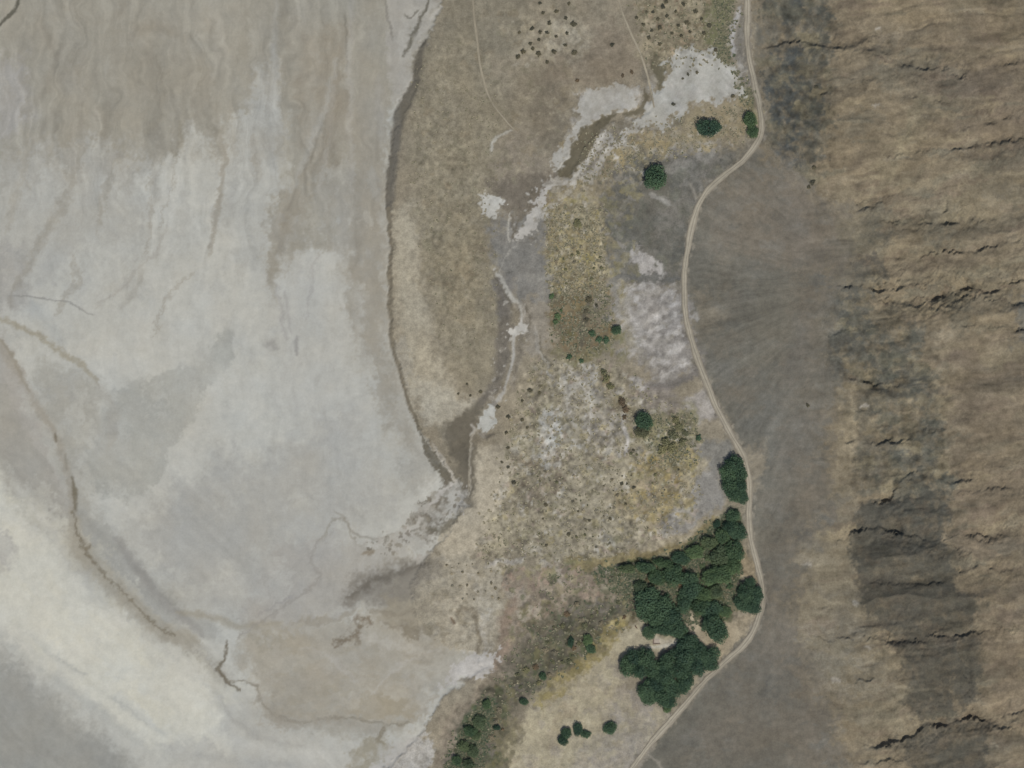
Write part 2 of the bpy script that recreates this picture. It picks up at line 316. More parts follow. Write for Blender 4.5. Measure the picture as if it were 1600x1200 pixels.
rock([(1335, 600), (1380, 600), (1392, 760), (1340, 770), (1342, 690)], .45, (84, 84, 77))
rock([(1332, 800), (1360, 785), (1395, 785), (1440, 760), (1480, 780), (1475, 850), (1500, 900), (1488, 920), (1440, 905), (1340, 900), (1327, 870)], .78, (81, 80, 73), True)
rock([(1340, 900), (1440, 905), (1490, 910), (1530, 940), (1522, 1000), (1480, 985), (1420, 1000), (1372, 985), (1352, 950)], .75, (82, 80, 72), True)
rock([(1392, 998), (1480, 992), (1525, 1000), (1530, 1090), (1505, 1112), (1490, 1050), (1490, 1110), (1430, 1132), (1412, 1070), (1408, 1030)], .78, (84, 81, 73), True)
rock([(1420, 1148), (1500, 1125), (1545, 1125), (1530, 1260), (1520, B), (1440, B), (1430, 1240)], .62, (86, 83, 74), True)
rock([(1470, 470), (1520, 455), (1525, 490), (1500, 520), (1480, 500)], .45, (98, 96, 84))
rock([(1580, 466), (1660, 455), (1660, 550), (1582, 545)], .55, (92, 94, 90))
rock([(1450, 340), (1500, 345), (1505, 385), (1460, 385)], .35, (96, 96, 86))
rock([(1350, 325), (1400, 320), (1400, 370), (1350, 365)], .45, (92, 91, 82))
for x, y, r in ((1340, 943, 5), (1357, 1013, 5), (1372, 46, 4), (1310, 1058, 9), (1352, 637, 6), (1372, 165, 4), (1195, 219, 2.5), (1258, 880, 7), (1288, 245, 2.5)):
    area([(x - r, y), (x - r * .3, y - r * .6), (x + r, y - r * .3), (x + r * .7, y + r * .5), (x - r * .4, y + r * .6)], (162, 156, 144), .8, 3, 3)
MARSH = [(830, 560), (930, 545), (1000, 600), (1060, 640), (1100, 690), (1095, 790), (1030, 850), (900, 880), (770, 900), (740, 860), (780, 760), (800, 640)]
mosaic(MARSH, 900, [(170, 167, 157), (163, 158, 145), (120, 115, 92), (148, 138, 106), (112, 107, 94), (150, 137, 123), (130, 126, 102)], 2.5, 8, .75)
mosaic([(800, 715), (880, 700), (880, 770), (800, 800)], 90, [(112, 105, 90), (124, 113, 98), (104, 100, 86), (164, 160, 150)], 3, 9, .8)
mosaic([(1000, 700), (1095, 690), (1085, 800), (1010, 830), (970, 780)], 180, [(148, 134, 92), (138, 126, 90), (152, 138, 116), (122, 116, 84)], 3, 8, .7)
mosaic([(880, 600), (990, 600), (1000, 710), (920, 720), (870, 660)], 160, [(166, 162, 154), (134, 130, 120), (120, 114, 98), (150, 144, 130)], 3, 9, .7)
mosaic([(850, 300), (945, 305), (948, 462), (855, 468)], 260, [(162, 152, 122), (148, 138, 98), (128, 120, 84), (150, 145, 130), (122, 110, 84), (168, 162, 148)], 2.5, 7, .75)
mosaic([(940, 300), (1000, 270), (990, 340), (1000, 430), (980, 470), (980, 570), (945, 570), (950, 460)], 170, [(132, 124, 92), (120, 116, 92), (118, 116, 108), (144, 136, 108), (140, 136, 128)], 3, 10, .8)
mosaic([(855, 462), (945, 438), (962, 470), (960, 530), (905, 562), (870, 532)], 120, [(120, 106, 78), (100, 96, 78), (92, 92, 80), (128, 112, 86), (106, 104, 74)], 3, 8, .75)
stroke([(922, 462), (914, 490), (910, 520), (908, 545)], (92, 90, 79), 9, .8, 3, 3, mott=.3)
stroke([(865, 545), (900, 562), (935, 548), (965, 525), (1000, 535)], (112, 110, 82), 18, .7, 6, 6, mott=.5)
mosaic([(975, 445), (1060, 440), (1092, 575), (1020, 600), (975, 510)], 220, [(178, 175, 170), (170, 166, 160), (128, 124, 118), (138, 134, 128), (150, 146, 138)], 3, 9, .75, 2.2, -.5)
mosaic([(880, 190), (1060, 195), (1170, 160), (1170, 215), (1050, 250), (930, 310), (860, 310)], 320, [(152, 138, 104), (126, 118, 92), (160, 154, 140), (134, 130, 116), (118, 112, 96), (168, 164, 154)], 2.5, 8, .7)
mosaic([(960, 260), (1090, 240), (1160, 240), (1085, 330), (1070, 430), (1000, 430), (960, 400)], 160, [(112, 108, 98), (92, 92, 86), (106, 106, 94), (124, 120, 112)], 4, 14, .55)
mosaic([(780, 890), (880, 880), (1000, 890), (990, 960), (900, 950), (840, 1000), (790, 1010)], 330, [(150, 132, 116), (124, 112, 100), (118, 114, 84), (160, 152, 138), (104, 98, 88), (92, 98, 72), (142, 134, 106)], 3, 10, .75)
area([(690, 1200), (715, 1120), (785, 1045), (825, 985), (880, 942), (985, 915), (992, 965), (925, 1020), (842, 1088), (800, 1130), (785, 1260), (680, 1260)], (102, 97, 85), .7, 15, 9, .2)
mosaic([(870, 965), (915, 935), (985, 930), (985, 965), (920, 1010), (885, 1040), (832, 1072), (795, 1110), (780, 1220), (690, 1220), (720, 1140), (770, 1080), (812, 1040), (830, 985)], 520, [(106, 101, 93), (108, 104, 76), (82, 88, 66), (74, 74, 62), (92, 88, 74), (84, 82, 70), (118, 112, 88)], 3, 10, .75)
mosaic([(690, 1230), (705, 1160), (755, 1090), (775, 1090), (745, 1230)], 120, [(62, 80, 62), (78, 92, 70), (70, 76, 58), (96, 96, 72)], 4, 10, .8)
mosaic([(830, 1090), (905, 1030), (960, 960), (990, 955), (960, 1010), (900, 1065), (850, 1115)], 120, [(146, 134, 92), (128, 118, 80), (158, 148, 116), (120, 112, 80)], 3, 9, .7)
mosaic([(960, 1020), (985, 1090), (1045, 1120), (985, 1210), (780, 1210), (820, 1120), (900, 1050)], 260, [(174, 166, 144), (152, 142, 118), (164, 156, 132), (140, 134, 124), (156, 146, 128)], 3, 14, .5)
mosaic([(930, 890), (1050, 868), (1110, 822), (1160, 800), (1160, 930), (1130, 985), (1012, 985)], 240, [(64, 82, 58), (90, 92, 66), (118, 106, 92), (78, 84, 58), (104, 98, 78)], 3, 9, .7)
mosaic([(650, 90), (740, 20), (900, 0), (900, 200), (790, 300), (780, 480), (760, 600), (690, 540), (650, 350)], 700, [(146, 139, 121), (122, 117, 99), (134, 124, 104), (154, 146, 126), (126, 121, 102)], 2.5, 9, .6)
mosaic([(985, 0), (1110, -30), (1120, 60), (1080, 110), (1020, 110)], 220, [(152, 142, 120), (120, 112, 90), (142, 126, 106), (108, 104, 84), (160, 152, 134)], 2.5, 8, .7)
mosaic([(800, 30), (920, 25), (920, 100), (800, 105)], 110, [(162, 156, 140), (146, 138, 118), (134, 126, 110)], 3, 9, .7)
mosaic([(680, 860), (800, 880), (790, 1000), (700, 1010), (650, 950)], 200, [(166, 160, 144), (146, 138, 118), (132, 124, 106), (158, 152, 138)], 2.5, 10, .6)
mosaic([(1200, -60), (1300, -60), (1290, 300), (1200, 220)], 150, [(72, 76, 72), (100, 98, 84), (124, 116, 94), (84, 84, 76)], 4, 14, .6, 1.6)
mosaic([(1295, 480), (1370, 455), (1480, 600), (1482, 760), (1340, 790), (1335, 600)], 200, [(74, 76, 70), (126, 116, 94), (96, 94, 80), (82, 84, 76), (138, 128, 104)], 3, 12, .6, 2.0)
mosaic([(1332, 800), (1480, 780), (1530, 940), (1530, 1100), (1430, 1132), (1352, 950)], 200, [(74, 73, 66), (92, 88, 76), (84, 82, 72), (94, 87, 76)], 3, 12, .5, 2.0)
mosaic([(1190, 230), (1300, 330), (1310, 520), (1290, 700), (1310, 800), (1240, 900), (1260, 1000), (1330, 1200), (1010, 1210), (1190, 960), (1180, 760), (1080, 500), (1110, 310)], 420, [(120, 113, 100), (102, 101, 94), (112, 106, 95), (116, 114, 106)], 3, 16, .45, 2.0)
mosaic([(0, -60), (600, -60), (600, 260), (0, 260)], 380, [(162, 158, 146), (146, 140, 126), (154, 150, 138), (140, 135, 122)], 4, 16, .32, 3.2, 1.57)
mosaic([(0, 260), (600, 260), (640, 700), (520, 900), (300, 960), (120, 780), (0, 560)], 420, [(184, 183, 174), (170, 169, 161), (176, 174, 164), (164, 164, 158)], 5, 24, .4, 1.6, 1.4)
mosaic([(0, 720), (340, 1060), (360, 1180), (0, 1000)], 140, [(198, 196, 184), (190, 189, 178), (196, 192, 174)], 6, 24, .35, 3.2, .75)
mosaic([(380, 1000), (700, 1000), (640, 1140), (440, 1120)], 170, [(172, 167, 154), (154, 147, 130), (162, 156, 142)], 4, 18, .5, 1.8, -.2)
area([(985, 390), (1000, 388), (1016, 404), (1032, 415), (1034, 428), (1010, 426), (990, 412)], (168, 164, 158), .95, 4, 6, .35)
for i in range(6):
    stroke([(1072 + 4 * i, 452 + 24 * i), (1040 + 3 * i, 466 + 24 * i), (1005 + 3 * i, 496 + 22 * i)], (126, 122, 116), 7, .75, 3, 7, mott=.5)
stroke([(1062, 445), (1070, 500), (1088, 560), (1100, 590)], (120, 115, 108), 16, .7, 8, 7, mott=.3)
stroke([(985, 445), (975, 480), (990, 540), (1010, 580)], (136, 130, 114), 12, .6, 6, 7, mott=.4)
# --- shoreline mud, stream beds and salt pans
MUD = (104, 99, 88)
SHORE = [(690, -20), (668, 62), (656, 80), (650, 125), (630, 170), (619, 205), (614, 250), (608, 290), (607, 330), (610, 400), (608, 480), (614, 545), (625, 585), (640, 630), (655, 668), (672, 705), (700, 738), (716, 770)]
stroke([(664, 62), (655, 90), (650, 128), (628, 172), (620, 205), (614, 250), (607, 295), (609, 335)], MUD, 15, .95, 3, 3, cls='muddy_bank')
stroke([(622, 170), (618, 230), (612, 290), (608, 330)], (110, 106, 97), 15, .8, 4, 3)
stroke([(608, 325), (611, 400), (608, 480), (614, 545), (626, 585), (640, 630), (656, 670)], (118, 111, 96), 6.5, .9, 2, 2.5, False, cls='muddy_bank')
area([(652, 655), (668, 690), (690, 708), (712, 738), (718, 770), (700, 768), (690, 745), (664, 715)], (98, 93, 80), .95, 3, 4, .15, cls='muddy_bank')
area([(690, 672), (738, 632), (756, 628), (740, 690), (738, 785), (716, 786), (712, 740), (700, 710)], (99, 94, 83), .92, 9, 4, cls='muddy_bank')
stroke([(675, 690), (692, 715), (706, 740), (712, 770)], (160, 154, 142), 4, .8, 1.5, 3)
stroke([(735, 680), (733, 720), (731, 770)], (150, 143, 126), 2, .6, 1.2, 1)
stroke([(600, -20), (605, 30), (617, 64)], (132, 128, 118), 4, .8, 1.5, 3)
stroke([(672, -10), (655, 35), (642, 68), (632, 86)], (100, 96, 84), 5.5, .9, 2, 3, mott=.3)
stroke([(655, 15), (642, 28), (632, 24)], (108, 104, 92), 3, .8, 1.5, 3)
stroke([(538, 20), (541, 60), (543, 110)], (118, 114, 102), 3.5, .6, 2, 2)
stroke([(502, 195), (492, 225), (485, 255)], (124, 119, 106), 4, .7, 2.5, 2)
stroke([(548, 0), (545, 100), (550, 300)], (167, 164, 155), 8, .5, 5, 4)
stroke([(525, 90), (515, 200), (500, 300)], (166, 163, 154), 6, .5, 4, 4)
stroke([(430, 0), (428, 90), (440, 240)], (166, 165, 157), 9, .5, 6, 4)
stroke([(462, 300), (455, 340), (430, 400), (420, 445)], (140, 134, 120), 16, .55, 8, 4)
stroke([(242, 235), (245, 300), (232, 370), (222, 440), (190, 480)], (150, 147, 137), 10, .5, 5, 4)
stroke([(345, 210), (350, 250), (343, 330), (325, 400)], (146, 141, 128), 8, .6, 3, 4)
stroke([(282, 190), (280, 230), (270, 245)], (135, 130, 115), 8, .6, 3, 4)
for pts, c, wd, op in (([(170, 240), (150, 300), (95, 390), (60, 440)], (160, 160, 154), 26, .5), ([(262, 240), (255, 310), (230, 370), (228, 430)], (184, 183, 174), 12, .6),
                       ([(300, 200), (285, 280), (270, 340), (262, 420)], (184, 183, 174), 22, .5), ([(385, 230), (375, 320), (350, 420), (330, 480)], (184, 183, 174), 18, .5),
                       ([(428, 70), (432, 130), (425, 220), (424, 300)], (172, 171, 163), 14, .7), ([(515, 120), (505, 180), (470, 260), (455, 300)], (166, 164, 155), 9, .6),
                       ([(478, 60), (470, 120), (474, 180), (466, 230)], (142, 136, 122), 16, .5), ([(530, 110), (520, 180), (505, 230)], (140, 133, 118), 14, .6),
                       ([(150, 160), (165, 200), (160, 230)], (140, 134, 120), 12, .5), ([(245, 90), (258, 140), (250, 190), (225, 215)], (142, 137, 123), 9, .6),
                       ([(60, 30), (90, 90), (70, 140), (40, 180)], (141, 136, 123), 12, .5), ([(200, 60), (240, 40), (300, 60)], (143, 137, 123), 18, .5),
                       ([(330, 0), (345, 60), (330, 120)], (158, 154, 142), 16, .5), ([(385, 20), (380, 80), (392, 120)], (144, 139, 125), 10, .5), ([(570, 60), (566, 160), (575, 260)], (147, 142, 129), 16, .5),
                       ([(590, 120), (595, 220)], (163, 160, 151), 12, .5), ([(500, 395), (492, 420), (478, 500)], (156, 154, 148), 5, .6), ([(430, 440), (440, 480), (446, 530)], (154, 152, 147), 7, .6),
                       ([(150, 480), (190, 450), (240, 400), (262, 350)], (160, 157, 148), 5, .6), ([(50, 470), (70, 500), (100, 540)], (160, 162, 158), 20, .5)):
    stroke(pts, c, wd, op, wd * .45 + 1, 5)
for pts, wd in (([(440, 300), (425, 380), (420, 430), (432, 470)], 9), ([(240, 235), (236, 330), (225, 400)], 5), ([(185, 240), (165, 310), (150, 370)], 8), ([(350, 225), (342, 320), (330, 380)], 6), ([(130, 230), (105, 300), (60, 390), (20, 450)], 14),
                ([(40, 240), (30, 300), (10, 360)], 14), ([(480, 300), (468, 360), (455, 410)], 10), ([(560, 380), (548, 440), (552, 540)], 12), ([(520, 300), (510, 360), (515, 395)], 9), ([(275, 225), (268, 290), (250, 350)], 4), ([(590, 330), (585, 430), (592, 520)], 14), ([(300, 420), (260, 470), (240, 520)], 5), ([(110, 400), (120, 440), (90, 490)], 9)):
    stroke(pts, (149, 144, 131), wd, .55, wd * .4 + 1, 8, mott=.35)
stroke([(415, 540), (425, 535), (432, 545)], (132, 130, 126), 10, .5, 5, 4)
stroke([(464, 525), (463, 555)], (130, 128, 124), 6, .6, 3, 2)
stroke([(445, 455), (455, 520)], (152, 150, 146), 5, .5, 3, 2)
stroke([(30, -5), (22, 16), (8, 30), (-6, 45)], (88, 86, 76), 6, .9, 1.8, 2)
stroke([(14, 461), (60, 464), (110, 474), (145, 492)], (140, 139, 133), 2.2, .8, 1.2, 2, False)
stroke([(40, 430), (20, 455), (15, 480)], (142, 138, 128), 10, .6, 5, 4)
stroke([(-20, 490), (20, 507), (60, 525), (95, 552), (125, 570), (150, 598)], (150, 144, 126), 10, .8, 4, 5, mott=.25)
stroke([(150, 598), (180, 640), (170, 700)], (156, 153, 143), 14, .6, 6, 6, mott=.3)
stroke([(-5, 525), (15, 550), (28, 580), (45, 612)], (130, 123, 105), 5, .8, 2.5, 3, mott=.3)
stroke([(-5, 530), (45, 612), (70, 655), (88, 690), (104, 735), (116, 795)], (152, 146, 133), 12, .7, 5, 5, False, mott=.3)
stroke([(86, 677), (87, 692)], (122, 115, 100), 6, .9, 2, 1)
stroke([(102, 710), (104, 735)], (140, 135, 122), 4, .7, 2, 1)
stroke([(113, 745), (118, 775), (119, 800)], (116, 109, 92), 8, .9, 2.5, 2, mott=.2)
stroke([(116, 800), (116, 840), (134, 872), (160, 898), (200, 937), (235, 972), (275, 995), (310, 1008)], (154, 149, 135), 30, .85, 9, 6, mott=.2)
stroke([(116, 800), (120, 838), (136, 868), (162, 898), (200, 937), (235, 970), (272, 992)], (124, 117, 101), 4.2, .85, 2.2, 5, False, mott=.45, cls='muddy_bank')
stroke([(140, 850), (132, 860), (150, 880)], (120, 112, 95), 6, .7, 2, 3, mott=.3)
stroke([(180, 840), (200, 868), (232, 912), (270, 952), (318, 996)], (148, 146, 139), 16, .85, 5, 4)
stroke([(275, 955), (320, 960), (370, 980), (440, 975)], (152, 146, 130), 12, .7, 5, 4)
stroke([(355, 1000), (352, 1030), (341, 1046), (358, 1066), (376, 1080)], (112, 105, 90), 5, .95, 1.8, 3, mott=.2)
stroke([(358, 1062), (385, 1066), (402, 1072), (406, 1096), (426, 1116), (452, 1128), (480, 1131), (520, 1122), (560, 1124), (602, 1132), (640, 1130)], (128, 122, 108), 4, .8, 2.4, 4, False, mott=.4, cls='muddy_bank')
stroke([(402, 1080), (415, 1110), (450, 1133), (520, 1128), (600, 1140)], (152, 147, 135), 14, .6, 6, 5, mott=.3)
stroke([(602, 1135), (590, 1155), (600, 1165)], (120, 112, 95), 6, .8, 2, 4, mott=.4)
stroke([(370, 1000), (400, 980), (440, 950), (480, 925), (500, 900), (480, 880), (495, 850), (520, 830)], (148, 144, 136), 5, .7, 3, 5)
stroke([(400, 965), (430, 945), (460, 930)], (150, 147, 142), 4, .7, 2, 4)
stroke([(520, 798), (535, 806), (546, 826), (562, 838), (590, 842), (618, 834)], (145, 142, 132), 4, .8, 2, 2)
stroke([(500, 845), (520, 815), (540, 812), (555, 850), (575, 860)], (142, 138, 126), 4, .7, 2, 4)
area([(575, 855), (605, 850), (640, 815), (665, 780), (690, 765), (700, 752), (728, 765), (722, 800), (700, 815), (680, 832), (655, 855), (600, 885), (560, 880), (530, 862), (545, 845)], (163, 160, 151), .9, 5, 6, .2)
area([(640, 810), (668, 775), (690, 770), (705, 800), (690, 830), (660, 845)], (112, 107, 95), .7, 4, 6, .8)
stroke([(665, 830), (690, 832), (712, 812), (722, 790)], (98, 93, 80), 9, .8, 3, 5, mott=.5)
stroke([(565, 865), (580, 860), (575, 868)], (128, 118, 100), 7, .8, 3, 3)
area([(536, 938), (556, 905), (620, 880), (655, 868), (690, 872), (680, 890), (650, 935), (600, 950), (555, 945)], (122, 117, 107), .85, 12, 6, .15)
stroke([(545, 932), (580, 910), (620, 895), (670, 875)], (104, 99, 90), 12, .8, 6, 5, mott=.4)
area([(596, 930), (660, 935), (690, 970), (640, 985), (600, 970)], (146, 139, 122), .7, 12, 6)
stroke([(520, 1005), (550, 992), (560, 975), (580, 972)], (116, 105, 88), 11, .8, 4, 8, mott=.7)
stroke([(555, 960), (560, 985), (558, 1010)], (118, 108, 92), 8, .6, 4, 8, mott=.7)
area([(632, 975), (650, 970), (658, 990), (645, 1002), (633, 1000)], (126, 119, 103), .8, 7, 7, .4)
area([(658, 975), (675, 978), (672, 992), (660, 992)], (128, 121, 104), .8, 4, 4)
stroke([(715, 960), (722, 950), (742, 955), (748, 985), (752, 1005), (745, 1020)], (120, 112, 96), 9, .85, 3, 4, mott=.4)
stroke([(705, 965), (712, 975)], (110, 96, 80), 5, .9, 2, 2)
area([(645, 870), (672, 862), (650, 880)], (165, 160, 150), .8, 2, 2)
stroke([(730, 890), (740, 910), (742, 940)], (128, 120, 103), 6, .5, 3, 6, mott=.6)
stroke([(755, 885), (775, 878), (800, 880), (820, 870)], (164, 160, 152), 7, .8, 2.5, 5, mott=.4)
stroke([(760, 870), (800, 872), (850, 868)], (118, 111, 96), 8, .7, 4, 6, mott=.6)
stroke([(800, 930), (788, 970), (790, 1010), (770, 1050)], (133, 116, 102), 18, .6, 6, 5, mott=.3)
stroke([(1005, 862), (1040, 848), (1075, 838), (1100, 812)], (160, 152, 133), 8, .7, 4, 4, mott=.3)
stroke([(938, 325), (941, 400), (938, 440), (946, 470)], (158, 150, 130), 4, .7, 2, 3, mott=.2)
stroke([(1008, 1178), (1030, 1192), (1045, 1215)], (146, 140, 127), 4, .7, 2, 2)
stroke([(820, 430), (848, 440), (850, 470)], (142, 139, 130), 10, .6, 5, 4)
stroke([(835, 510), (842, 545), (858, 568)], (160, 156, 146), 9, .75, 3, 4, mott=.4)
stroke([(842, 520), (850, 555), (868, 575)], (112, 106, 90), 4, .8, 1.5, 3, mott=.3)
stroke([(905, 565), (928, 585), (925, 640)], (165, 162, 152), 9, .8, 3, 4, mott=.3)
stroke([(828, 610), (860, 605), (878, 618)], (116, 110, 94), 7, .6, 3, 4, mott=.4)
stroke([(1005, 985), (1040, 1006), (1068, 1000)], (172, 164, 146), 8, .9, 2.5, 2)
stroke([(1012, 1012), (1050, 1008), (1060, 1004)], (176, 171, 156), 5, .9, 2, 1)
stroke([(1075, 972), (1090, 1000), (1105, 1020)], (160, 148, 128), 14, .8, 4, 2)
for pts, c, wd, op in (([(1445, 150), (1418, 215), (1390, 280), (1345, 322)], (138, 130, 108), 9, .5), ([(1360, 300), (1420, 280), (1470, 250)], (136, 128, 107), 7, .5), ([(1345, 335), (1450, 350), (1520, 330)], (134, 126, 105), 10, .5),
                       ([(1400, 440), (1500, 425), (1600, 405)], (136, 127, 105), 14, .5), ([(1300, 380), (1330, 400), (1310, 440)], (104, 100, 90), 16, .5), ([(1500, 60), (1600, 75)], (128, 121, 104), 8, .5),
                       ([(1420, 110), (1500, 135), (1580, 125)], (104, 97, 84), 10, .5), ([(1480, 560), (1560, 590), (1640, 580)], (112, 101, 88), 22, .5), ([(1500, 700), (1560, 690), (1640, 700)], (127, 118, 99), 14, .5),
                       ([(1500, 860), (1560, 850), (1640, 862)], (111, 101, 88), 22, .5), ([(1290, 1075), (1340, 1068), (1420, 1078)], (146, 139, 122), 8, .5), ([(1250, 1060), (1330, 1090), (1400, 1080)], (112, 106, 94), 10, .5),
                       ([(1240, 870), (1290, 880), (1330, 870)], (144, 136, 117), 10, .5), ([(1230, 900), (1300, 930), (1370, 925)], (114, 108, 96), 8, .5), ([(1260, 640), (1230, 720), (1215, 800)], (122, 118, 109), 26, .4), ([(1250, 500), (1240, 600)], (106, 104, 98), 24, .4),
                       ([(1210, 230), (1280, 310), (1330, 340)], (128, 121, 107), 8, .5), ([(1230, 240), (1250, 320), (1240, 420)], (119, 113, 103), 40, .4)):
    stroke(pts, c, wd, op, wd * .5 + 1, 8, mott=.3)
for pts, c, wd in (([(690, 1010), (640, 1030), (600, 1060), (585, 1085)], (172, 168, 158), 6), ([(760, 950), (755, 985), (768, 1010)], (168, 163, 151), 8), ([(700, 880), (740, 900), (755, 940)], (170, 164, 150), 8), ([(560, 990), (620, 1010), (690, 1015)], (172, 168, 157), 12),
                   ([(575, 955), (620, 960), (665, 955), (700, 960)], (136, 129, 114), 10), ([(600, 975), (640, 985), (660, 985)], (132, 125, 110), 8), ([(470, 1010), (520, 1030), (560, 1070)], (171, 167, 157), 7), ([(450, 975), (520, 965), (560, 950)], (148, 142, 128), 9), ([(690, 1085), (670, 1100), (662, 1130)], (148, 141, 126), 4)):
    stroke(pts, c, wd, .7, 3, 7, mott=.45)
# salt pans
W = (176, 173, 166)
area([(900, 163), (915, 137), (940, 138), (967, 126), (980, 140), (1003, 153), (1005, 160), (990, 173), (960, 182), (933, 190), (917, 200), (900, 213), (890, 240), (867, 267), (858, 257), (884, 217), (896, 197)], (166, 163, 154), .97, 2.5, 3.5, .12, cls='salt_pan_a')
area([(1067, 75), (1078, 63), (1084, 60), (1096, 68), (1110, 77), (1120, 96), (1130, 108), (1148, 108), (1153, 120), (1156, 138), (1166, 146), (1162, 151), (1140, 156), (1105, 155), (1080, 165), (1072, 178), (1048, 183), (1047, 194), (1027, 191), (1006, 196), (1003, 204), (980, 212), (985, 200), (993, 192), (1008, 182), (1015, 170), (1018, 150), (1015, 138), (1022, 140), (1037, 140), (1040, 105), (1049, 84)], (167, 166, 158), .97, 2.5, 4, .1, cls='salt_pan_b')
area([(946, 200), (985, 210), (970, 225), (955, 245), (945, 260), (925, 275), (902, 290), (880, 300), (852, 300), (840, 315), (832, 312), (842, 295), (868, 285), (895, 283), (912, 262), (925, 240), (935, 225), (942, 207)], (160, 156, 147), .85, 3, 4, .25, cls='salt_pan_c')
stroke([(940, 210), (930, 225), (924, 240), (912, 255)], (176, 172, 162), 5, .9, 1.6, 2)
area([(852, 295), (846, 312), (842, 330), (834, 355), (826, 369), (806, 371), (812, 350), (822, 335), (832, 318), (838, 298)], W, .95, 2.2, 3, cls='salt_pan_d')
stroke([(870, 318), (860, 322), (850, 330)], (166, 162, 152), 8, .8, 2.5, 4, mott=.4)
area([(746, 312), (760, 306), (780, 308), (790, 315), (780, 322), (774, 336), (756, 338), (749, 325)], (183, 181, 172), .97, 1.8, 2.5, cls='salt_pan_e')
stroke([(796, 333), (792, 358), (796, 378)], (168, 165, 155), 3.5, .85, 1.4, 2)
stroke([(774, 428), (783, 434), (791, 455), (803, 468), (815, 474), (815, 500)], (174, 171, 161), 7, .9, 2, 2.5, cls='salt_pan_f')
stroke([(776, 440), (790, 495), (786, 550), (778, 600), (750, 632)], (102, 97, 89), 20, .85, 7, 4)
stroke([(812, 525), (808, 560), (802, 610)], (112, 106, 97), 10, .6, 5, 3)
area([(802, 508), (812, 498), (824, 505), (822, 515), (812, 520), (806, 527), (796, 525), (795, 516)], (184, 181, 172), .97, 2, 2.5, cls='salt_pan_f')
stroke([(803, 525), (802, 555), (797, 580), (788, 612), (772, 632)], (160, 157, 149), 4.2, .9, 1.5, 1.5, False, cls='salt_pan_f')
area([(773, 626), (772, 658), (762, 680), (756, 676), (746, 672), (750, 650), (760, 640)], (178, 178, 171), .97, 2, 2.5, cls='salt_pan_g')
stroke([(748, 676), (760, 684), (772, 676)], (96, 91, 82), 6, .85, 2, 2)
stroke([(736, 664), (742, 672), (734, 680)], (172, 168, 158), 5, .8, 2, 2)
stroke([(735, 682), (752, 690)], (110, 103, 90), 7, .6, 3, 2)
area([(695, 1068), (720, 1040), (745, 1020), (782, 1010), (785, 1030), (750, 1060), (720, 1060), (700, 1078)], (176, 172, 165), .95, 3, 4, .1, cls='salt_pan_h')
stroke([(715, 1065), (735, 1062), (742, 1068)], (124, 117, 104), 6, .8, 2.5, 3)
area([(600, 1170), (650, 1150), (668, 1145), (672, 1170), (650, 1260), (560, 1300), (580, 1200)], (172, 169, 162), .9, 5, 6, .2)
area([(545, 1165), (570, 1150), (600, 1150), (610, 1170), (580, 1200), (545, 1230)], (140, 134, 116), .8, 5, 6, .4)
stroke([(770, 238), (770, 222), (782, 212), (800, 204)], (170, 167, 156), 5, .9, 1.6, 2.5)
stroke([(1160, 12), (1146, 38), (1142, 62), (1146, 85)], (166, 164, 160), 8, .9, 2.5, 4, mott=.2)
stroke([(975, 668), (982, 690), (976, 712)], (167, 163, 157), 7, .9, 2.5, 3, mott=.2)
stroke([(1078, 285), (1085, 300), (1088, 312)], (150, 144, 132), 5, .6, 2.5, 2)
stroke([(1015, 300), (1035, 310), (1048, 320)], (150, 147, 140), 8, .7, 3, 4, mott=.3)
for pts, c, wd in (([(948, 204), (938, 222), (922, 246), (905, 268), (885, 288), (858, 292)], (180, 177, 168), 3.5), ([(985, 205), (965, 214), (950, 232), (940, 250)], (172, 168, 158), 4), ([(900, 215), (893, 235), (882, 252), (868, 268)], (181, 178, 168), 4),
                   ([(858, 292), (846, 305), (838, 325), (830, 345)], (180, 177, 169), 5), ([(812, 372), (800, 388), (788, 410), (780, 425)], (150, 147, 138), 3), ([(758, 682), (742, 672), (735, 690), (733, 730), (731, 775)], (160, 154, 140), 2.6),
                   ([(820, 474), (822, 488), (818, 500)], (170, 166, 156), 3), ([(672, 695), (684, 706), (690, 722), (704, 738), (708, 756)], (168, 163, 152), 3), ([(706, 756), (690, 768), (676, 785), (665, 800)], (172, 168, 160), 6), ([(712, 762), (722, 775), (716, 795), (702, 806)], (170, 166, 158), 4),
                   ([(665, 800), (650, 822), (630, 840), (600, 850), (570, 846)], (170, 167, 158), 6)):
    stroke(pts, c, wd, .9, 1.5, 4, mott=.25)
for pts, wd in (([(955, 212), (940, 236), (920, 262), (900, 282)], 4), ([(830, 300), (822, 325), (808, 345), (800, 372)], 4), ([(768, 425), (780, 445), (796, 470), (806, 490)], 4), ([(824, 470), (828, 500), (820, 525)], 4), ([(800, 335), (800, 355), (804, 372)], 4),
                ([(690, 770), (680, 790), (690, 805), (705, 800)], 4), ([(648, 815), (662, 806), (672, 815)], 4), ([(640, 848), (625, 842), (632, 838)], 4), ([(676, 820), (690, 822), (705, 812)], 5), ([(655, 788), (668, 778), (660, 796)], 3), ([(700, 745), (694, 758), (684, 764)], 4)):
    stroke(pts, (106, 100, 88), wd, .8, 1.6, 5, mott=.4)
mosaic([(900, 140), (1000, 130), (1160, 70), (1160, 150), (1050, 190), (960, 240), (880, 260)], 160, [(176, 173, 166), (158, 154, 146), (166, 164, 158)], 3, 9, .5)
mosaic([(835, 290), (940, 205), (1005, 190), (1010, 212), (960, 250), (905, 305), (845, 385), (800, 385), (790, 340)], 170, [(178, 175, 166), (172, 168, 158), (108, 102, 92), (126, 120, 106), (160, 155, 144)], 1.6, 6, .9)
